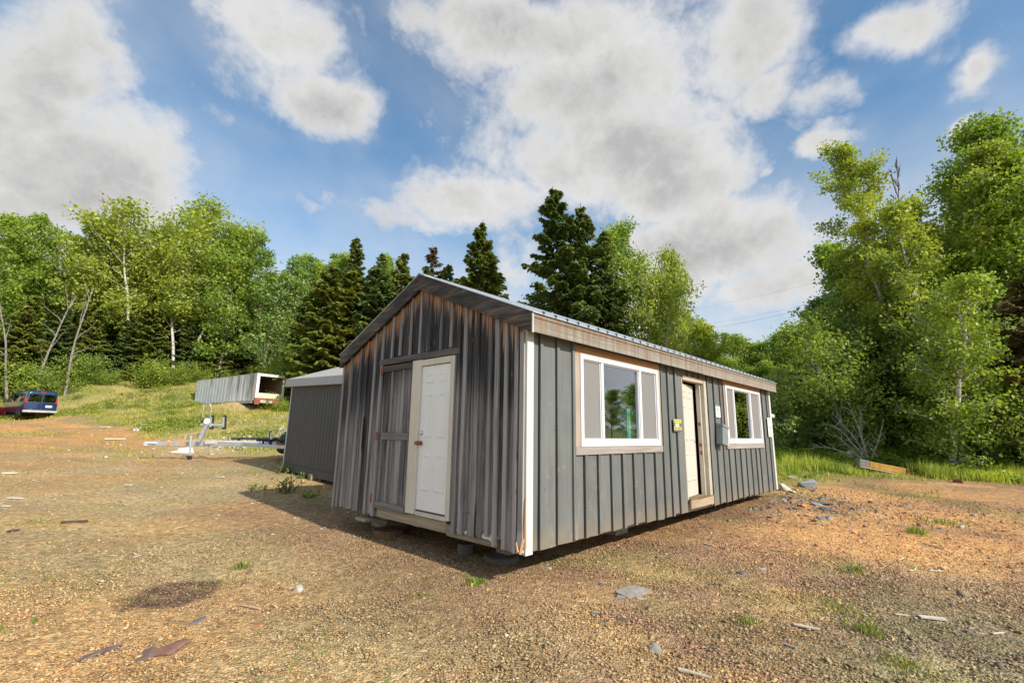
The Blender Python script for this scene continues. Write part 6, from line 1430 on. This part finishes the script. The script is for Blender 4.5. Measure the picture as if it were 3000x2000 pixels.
lath('white lump of rubble left of the leaning white plank', 398, 1262, 409, 1257, .3, .12, MC['white scrap'], .8, 'litter', 'scrap')
lath('white flat scrap at the edge of the grass by the van', 298, 1251, 318, 1252, .35, .06, MC['white scrap'], .8, 'litter', 'scrap')
lath('fallen grey stick on the right yard by the grass tufts', 2702, 1590, 2768, 1607, .02, .015, GREYW, .7, 'stick', 'stick')
lath('forked grey twig at far lower right', 2828, 1842, 2852, 1856, .015, .012, GREYW, .6, 'stick', 'stick')
lath('pale twig right of the forked grey twig', 2908, 1853, 2942, 1850, .014, .01, PALEW, .6, 'stick', 'stick')
# bent yellow-green strap
a = [on_ground(*p) for p in ((2648, 1634), (2634, 1638), (2640, 1646), (2684, 1662), (2680, 1668), (2665, 1670))]
q = MB(); q.tube([(p[0], p[1], gz(p[0], p[1])+.02) for p in a], .006, 6); o = q.build('bent_strap', simple('yellow-green strap', (.55, .58, .30), .6), None); tag(o, 'bent yellow-green plastic strap lying on the right of the yard', 'strap')
# yellow and grey wreck in the ferns
p = TK; cab = thing('scrap_tank', 'rusty yellow tank with a grey end, lying tilted among the ferns on the right', 'scrap metal', (p[0], p[1], gz(p[0], p[1])+.10), rot=(0, R_(11), YAW-R_(105))); cab.scale = (.62, .62, .62)
q = MB(); q.box(-.65, 1.35, -.3, .3, .0, .42); q.build('body', simple('rusting yellow paint', (.50, .27, .04), .7, var=.35, scale=3), cab, bevel=.04)
q = MB(); q.box(-1.25, -.652, -.32, .32, .0, .45); q.build('end_cap', simple('dull grey cap', (.24, .22, .20), .8, var=.2), cab, bevel=.06)
q = MB(); q.box(-1.2, 1.7, -.42, -.33, -.05, .0); q.build('rail', simple('pale pink rail', (.66, .50, .42), .7), cab)
q = MB(); q.box(1.4, 1.75, -.25, .25, -.15, .2); q.build('rusty_foot', rust, cab)
p = at_r(2800, 1364, 22.2); q = MB(); q.hexa([(-.3, -.2, 0), (.2, -.25, 0), (.3, .2, 0), (-.2, .25, 0), (-.32, -.15, .2), (.1, -.2, .1), (.15, .1, .26), (-.2, .2, .16)]); o = q.build('rusty_scrap', simple('brown rust scrap', (.22, .085, .05), .9, var=.35), None); o.scale = (.6, .6, .6); o.location = (p[0], p[1], gz(p[0], p[1])); tag(o, 'crumpled rusty scrap at the foot of the bushes on the right', 'scrap metal')
lath('pale bent pole lying in front of the rusty scrap on the right', 2712, 1370, 2755, 1362, .05, .04, PALEW, .8, 'pole', 'pole')
# tufts that stand out
def tuft(label, u, v, h, n, seed, w=.006, name='grass_tuft', cat='grass tuft', spread=.05, lm=None):
    rng = np.random.default_rng(seed); p = on_ground(u, v, 0.); V = []; F = []
    a = rng.uniform(0, 6.283, n); L_ = h*rng.uniform(.5, 1.1, n); le = rng.uniform(.15, .9, n)
    B = np.stack([rng.normal(size=n)*spread, rng.normal(size=n)*spread, np.full(n, -.01)], -1); s = np.stack([-np.sin(a), np.cos(a), np.zeros(n)], -1)*w; d = np.stack([np.cos(a), np.sin(a), np.zeros(n)], -1)
    Mi = B+d*(L_*le*.35)[:, None]+np.array([0, 0, 1])*(L_*.65)[:, None]; Tp = B+d*(L_*le)[:, None]+np.array([0, 0, 1])*(L_*.9)[:, None]
    V = np.stack([B-s, B+s, Mi+s*.7, Mi-s*.7, Tp], 1).reshape(-1, 3); k = np.arange(n)[:, None]*5
    F = np.concatenate([k+np.array([[0, 1, 2]]), k+np.array([[0, 2, 3]]), k+np.array([[3, 2, 4]])])
    me = np_mesh(name, V, F, {'tint': ('FLOAT', 'FACE', np.tile(rng.uniform(0, 1, n), 3))})
    o = link(name, me, lm or leaf_mat('tuft blades', (.20, .24, .04), (.40, .42, .12), .25)); o.location = (p[0], p[1], gz(p[0], p[1])); tag(o, label, cat)
tuft('yellow-green grass tuft up-right of the burnt patch', 712, 1664, .12, 60, 1)
tuft('flat rosette of green weed in the sun in front of the cabin corner', 1395, 1705, .07, 90, 2, .009, 'weed', 'weed', .05, LM['maple'])
tuft('tiny weed tuft on the gravel left of the green rosette', 1238, 1746, .05, 30, 3)
tuft('broad pale green grass patch on the gravel at lower right', 2430, 1768, .05, 320, 4, .004, spread=.15)
tuft('second grass patch just below and right of the broad one', 2490, 1792, .05, 130, 5, .004, spread=.09)
tuft('upright green tuft right of the pointed lath', 2545, 1850, .11, 120, 6, spread=.07)
tuft('small green tuft left of the pointed lath', 2195, 1822, .08, 70, 7, spread=.05)
tuft('green tuft in the middle of the right yard', 2505, 1672, .10, 110, 8, spread=.08)
tuft('leafy weed at the edge of the orange gravel', 2688, 1562, .15, 80, 9, .008, 'weed', 'weed', .07, LM['shrub'])
tuft('leafy weed to the right of the rubble, by the boulders', 2402, 1392, .25, 90, 10, .012, 'weed', 'weed', .10, LM['shrub'])
tuft('green weed clump between the boulder and the grass bank', 2375, 1400, .2, 90, 11, .012, 'weed', 'weed', .12, LM['shrub'])
tuft('flat green weed on the orange gravel at right', 2750, 1530, .09, 160, 12, .01, spread=.25)
tuft('grass tuft at the bottom of the picture, right of the middle', 2650, 1950, .06, 160, 13, spread=.1)
tuft('weed in the shade under the gable wall', 1135, 1583, .09, 40, 14, .008, 'weed', 'weed', .03)
tuft('pair of weeds in the shade below the concrete pad', 1425, 1635, .08, 60, 15, .006, spread=.1)
tuft('faint green tuft left of the burnt patch, far', 110, 1530, .05, 200, 16, spread=.2)
def sapling(label, u, v, h, n, seed):
    p = on_ground(u, v, 0); o = thing('sapling', label, 'sapling', (p[0], p[1], gz(p[0], p[1])))
    w, c = bush_mesh(seed, h, h*.45, n, .075, .5); a = link('stem', w, BK['brown'], o); a.scale = (1, 1, 1); link('foliage', c, LM['maple'], o)
sapling('little leafy sapling at the edge of the cabin shadow, left of the gable', 842, 1442, .58, 130, 5)
sapling('low leafy sprout in front of the left corner of the shed', 828, 1380, .34, 90, 6)
sapling('small weed sprout between the sapling and the shed', 893, 1400, .28, 90, 7)
sapling('dark little weed in the shadow right of the sapling', 902, 1455, .22, 90, 8)
sapling('small leafy sprout left of the sapling', 752, 1432, .2, 70, 9)

# ------------------------------------------------------------------ power lines (they run between poles outside the picture)
def wire(label, pts, r, sag, th):
    A = Vector(at_r(*pts[0], r[0])); B = Vector(at_r(*pts[1], r[1])); d = B-A; A2 = A-d*.12; B2 = B+d*.8; P = []
    for i in range(41):
        t = i/40; p = A2.lerp(B2, t); p.z -= sag*4*t*(1-t)-sag*.55; P.append(p)
    q = MB(); q.tube(P, th, 5); o = q.build('power_line', simple('weathered cable', (.34, .35, .37), .6), None); tag(o, label, 'power line', 'power lines in the sky over the far trees')
wire('highest single power line over the far trees', ((1990, 917), (2330, 836)), (75, 62), .6, .008)
wire('upper one of the two close power lines', ((2040, 957), (2340, 891)), (75, 62), .6, .008)
wire('thick lower one of the two close power lines', ((2040, 972), (2345, 902)), (74, 61), .6, .013)
wire('low faint power line touching the far crowns', ((2190, 999), (2340, 973)), (78, 66), .4, .007)

CLOUD, SKYMUL, EXPO = 4.6, (.66, .92, .97), .35

# ------------------------------------------------------------------ sun and sky
SUN_EL = R_(32.5); SUN_AZ = R_(1.2)          # the sun stands over the -Y side, a touch towards +X
sd = Vector((math.sin(SUN_AZ)*math.cos(SUN_EL), -math.cos(SUN_AZ)*math.cos(SUN_EL), math.sin(SUN_EL)))
sl = bpy.data.lights.new('sun', 'SUN'); sl.energy = 4.2; sl.angle = R_(.6); sl.color = (1., .94, .84)
so = bpy.data.objects.new('sun', sl); COL.objects.link(so); so.rotation_euler = (-sd).to_track_quat('-Z', 'Y').to_euler()
wd_ = bpy.data.worlds.new('World'); SC.world = wd_; wd_.use_nodes = True
t = NT(wd_.node_tree); bg = t.n['Background']
sky = t.new('ShaderNodeTexSky'); sky.sky_type = 'NISHITA'; sky.sun_disc = False; sky.sun_elevation = SUN_EL; sky.sun_rotation = math.atan2(sd.x, sd.y); sky.air_density = 1.0; sky.dust_density = .6; sky.ozone_density = 1.6; sky.altitude = 200
dirv = t.coord('Generated'); sp = t.new('ShaderNodeSeparateXYZ'); t.put(sp.inputs[0], dirv)
el = t.math('ARCSINE', sp.outputs[2]); az = t.math('ARCTAN2', sp.outputs[1], sp.outputs[0])
ae = t.new('ShaderNodeCombineXYZ'); t.put(ae.inputs[0], az); t.put(ae.inputs[1], el)
# clouds drift in a flat layer: noise on the direction projected to a plane, so they shrink towards the horizon
zc = t.math('ADD', t.math('MAXIMUM', sp.outputs[2], 0.), .16)
cv = t.new('ShaderNodeCombineXYZ'); t.put(cv.inputs[0], t.math('DIVIDE', sp.outputs[0], zc)); t.put(cv.inputs[1], t.math('DIVIDE', sp.outputs[1], zc))
warp = t.noise(dirv, 3.0, 5, .6, 0, 1); wv = t.vmath('ADD', ae, t.vmath('MULTIPLY', t.vmath('SUBTRACT', warp, (.5, .5, .5)), (.34, .22, 0)))
BL = [ # centre u, v and half sizes on the photo (2352 px wide), weight
 (80, 200, 170, 300, 1.1), (210, 420, 260, 150, 1.15), (60, 520, 260, 70, 1.0), (440, 385, 130, 40, .55),
 (645, 70, 175, 130, 1.15), (745, 235, 135, 75, 1.2), (790, 300, 60, 35, .6), (620, 330, 60, 30, .4),
 (980, 20, 110, 55, .9), (1250, 60, 260, 110, 1.1), (1400, 200, 210, 150, 1.15), (1480, 330, 210, 130, 1.15), (1560, 420, 170, 80, 1.1), (1330, 390, 180, 110, 1.05), (1130, 470, 190, 70, .95), (960, 500, 180, 40, .7),
 (1730, 90, 130, 130, 1.1), (1780, 210, 110, 60, .95), (1900, 225, 100, 55, .8), (1945, 312, 85, 45, .95), (1785, 395, 30, 18, .7),
 (1650, 560, 220, 100, 1.1), (1760, 660, 160, 80, .9), (1500, 650, 150, 80, .95), (1200, 620, 150, 60, .6), (880, 430, 60, 50, .35),
 (2080, 25, 120, 65, .85), (2340, 130, 70, 70, .8), (2318, 285, 40, 30, .7), (2210, 90, 60, 40, .3), (1080, 260, 150, 110, .42), (1120, 150, 140, 70, .40), (520, 320, 110, 50, .35), (720, 500, 110, 30, .5)]
k_ = 3000/2352.; acc = None
for (u, v, ru, rv, w) in BL:
    d0 = ray(u*k_, v*k_); du = ray((u+ru)*k_, v*k_); dv = ray(u*k_, (v+rv)*k_); du_ = ray((u-ru)*k_, v*k_); dv_ = ray(u*k_, (v-rv)*k_)
    A = lambda d: (math.atan2(d[1], d[0]), math.asin(max(-1, min(1, d[2]))))
    a0, e0 = A(d0); ra = max(.02, abs(A(du)[0]-A(du_)[0])/2); re = max(.015, abs(A(dv)[1]-A(dv_)[1])/2)
    q = t.vmath('MULTIPLY', t.vmath('SUBTRACT', wv, (a0, e0, 0)), (1/ra, 1/re, 0)); L2 = t.vmath('DOT_PRODUCT', q, q, 1)
    g = t.math('MULTIPLY', t.math('POWER', 2.718, t.math('MULTIPLY', L2, -.58)), w)
    acc = g if acc is None else t.math('MAXIMUM', acc, g)
# away from the photographed part of the sky: ordinary scattered cloud
n_far = t.noise(cv, .9, 4, .55); away = t.maprange(t.vmath('DOT_PRODUCT', dirv, tuple(Fv), 1), .25, .5, 1., 0.)
acc = t.math('ADD', acc, t.math('MULTIPLY', away, t.maprange(n_far, .4, .65, 0., 1.)))
nf = t.math('ADD', t.math('MULTIPLY', t.noise(dirv, 6.5, 12, .68, .2), .75), t.math('MULTIPLY', t.noise(cv, 2.4, 7, .6, .2), .3)); nf2 = t.noise(dirv, 4., 6, .6)
dens = t.math('ADD', t.math('MULTIPLY', acc, .92), t.math('MULTIPLY', t.math('SUBTRACT', nf, .5), 1.9))
cov = t.maprange(dens, .22, .84, 0., 1., True)
veil = t.math('MULTIPLY', t.maprange(t.noise(t.vmath('MULTIPLY', cv, (1., 1.5, 1)), .9, 6, .55, .6), .38, .72, 0., .6), t.maprange(acc, .05, .5, .35, 1.))
low = t.math('MULTIPLY', t.maprange(el, .05, .55, .95, 0.), t.maprange(nf2, .35, .6, .45, 1.))
cov = t.math('MAXIMUM', cov, t.math('ADD', veil, low), clamp=True)
thick = t.maprange(t.math('ADD', dens, t.math('MULTIPLY', t.math('SUBTRACT', nf2, .5), .9)), .55, 1.35, 0., 1., True)
edge = t.noise(dirv, 9., 8, .65)
gcol = t.vmath('MULTIPLY', t.ramp(t.math('ADD', thick, t.math('MULTIPLY', t.math('SUBTRACT', edge, .5), 1.1)), [(0., (.90, .895, .90)), (.38, (.80, .795, .785)), (.75, (.69, .685, .68)), (1., (.58, .575, .575))]), (CLOUD, CLOUD, CLOUD))
skyc = t.vmath('MULTIPLY', sky.outputs[0], SKYMUL)
t.put(bg.inputs[0], t.mix(cov, skyc, gcol)); bg.inputs[1].default_value = .15
for n in wd_.node_tree.nodes:
    if n.type == 'MIX': n.clamp_factor = True; n.clamp_result = False
SC.view_settings.view_transform = 'Standard'; SC.view_settings.look = 'None'; SC.view_settings.exposure = EXPO; SC.view_settings.gamma = 1
SC.cycles.max_bounces = 8; SC.cycles.transparent_max_bounces = 16; SC.cycles.diffuse_bounces = 3
wd_.cycles.sampling_method = 'MANUAL'; wd_.cycles.sample_map_resolution = 512
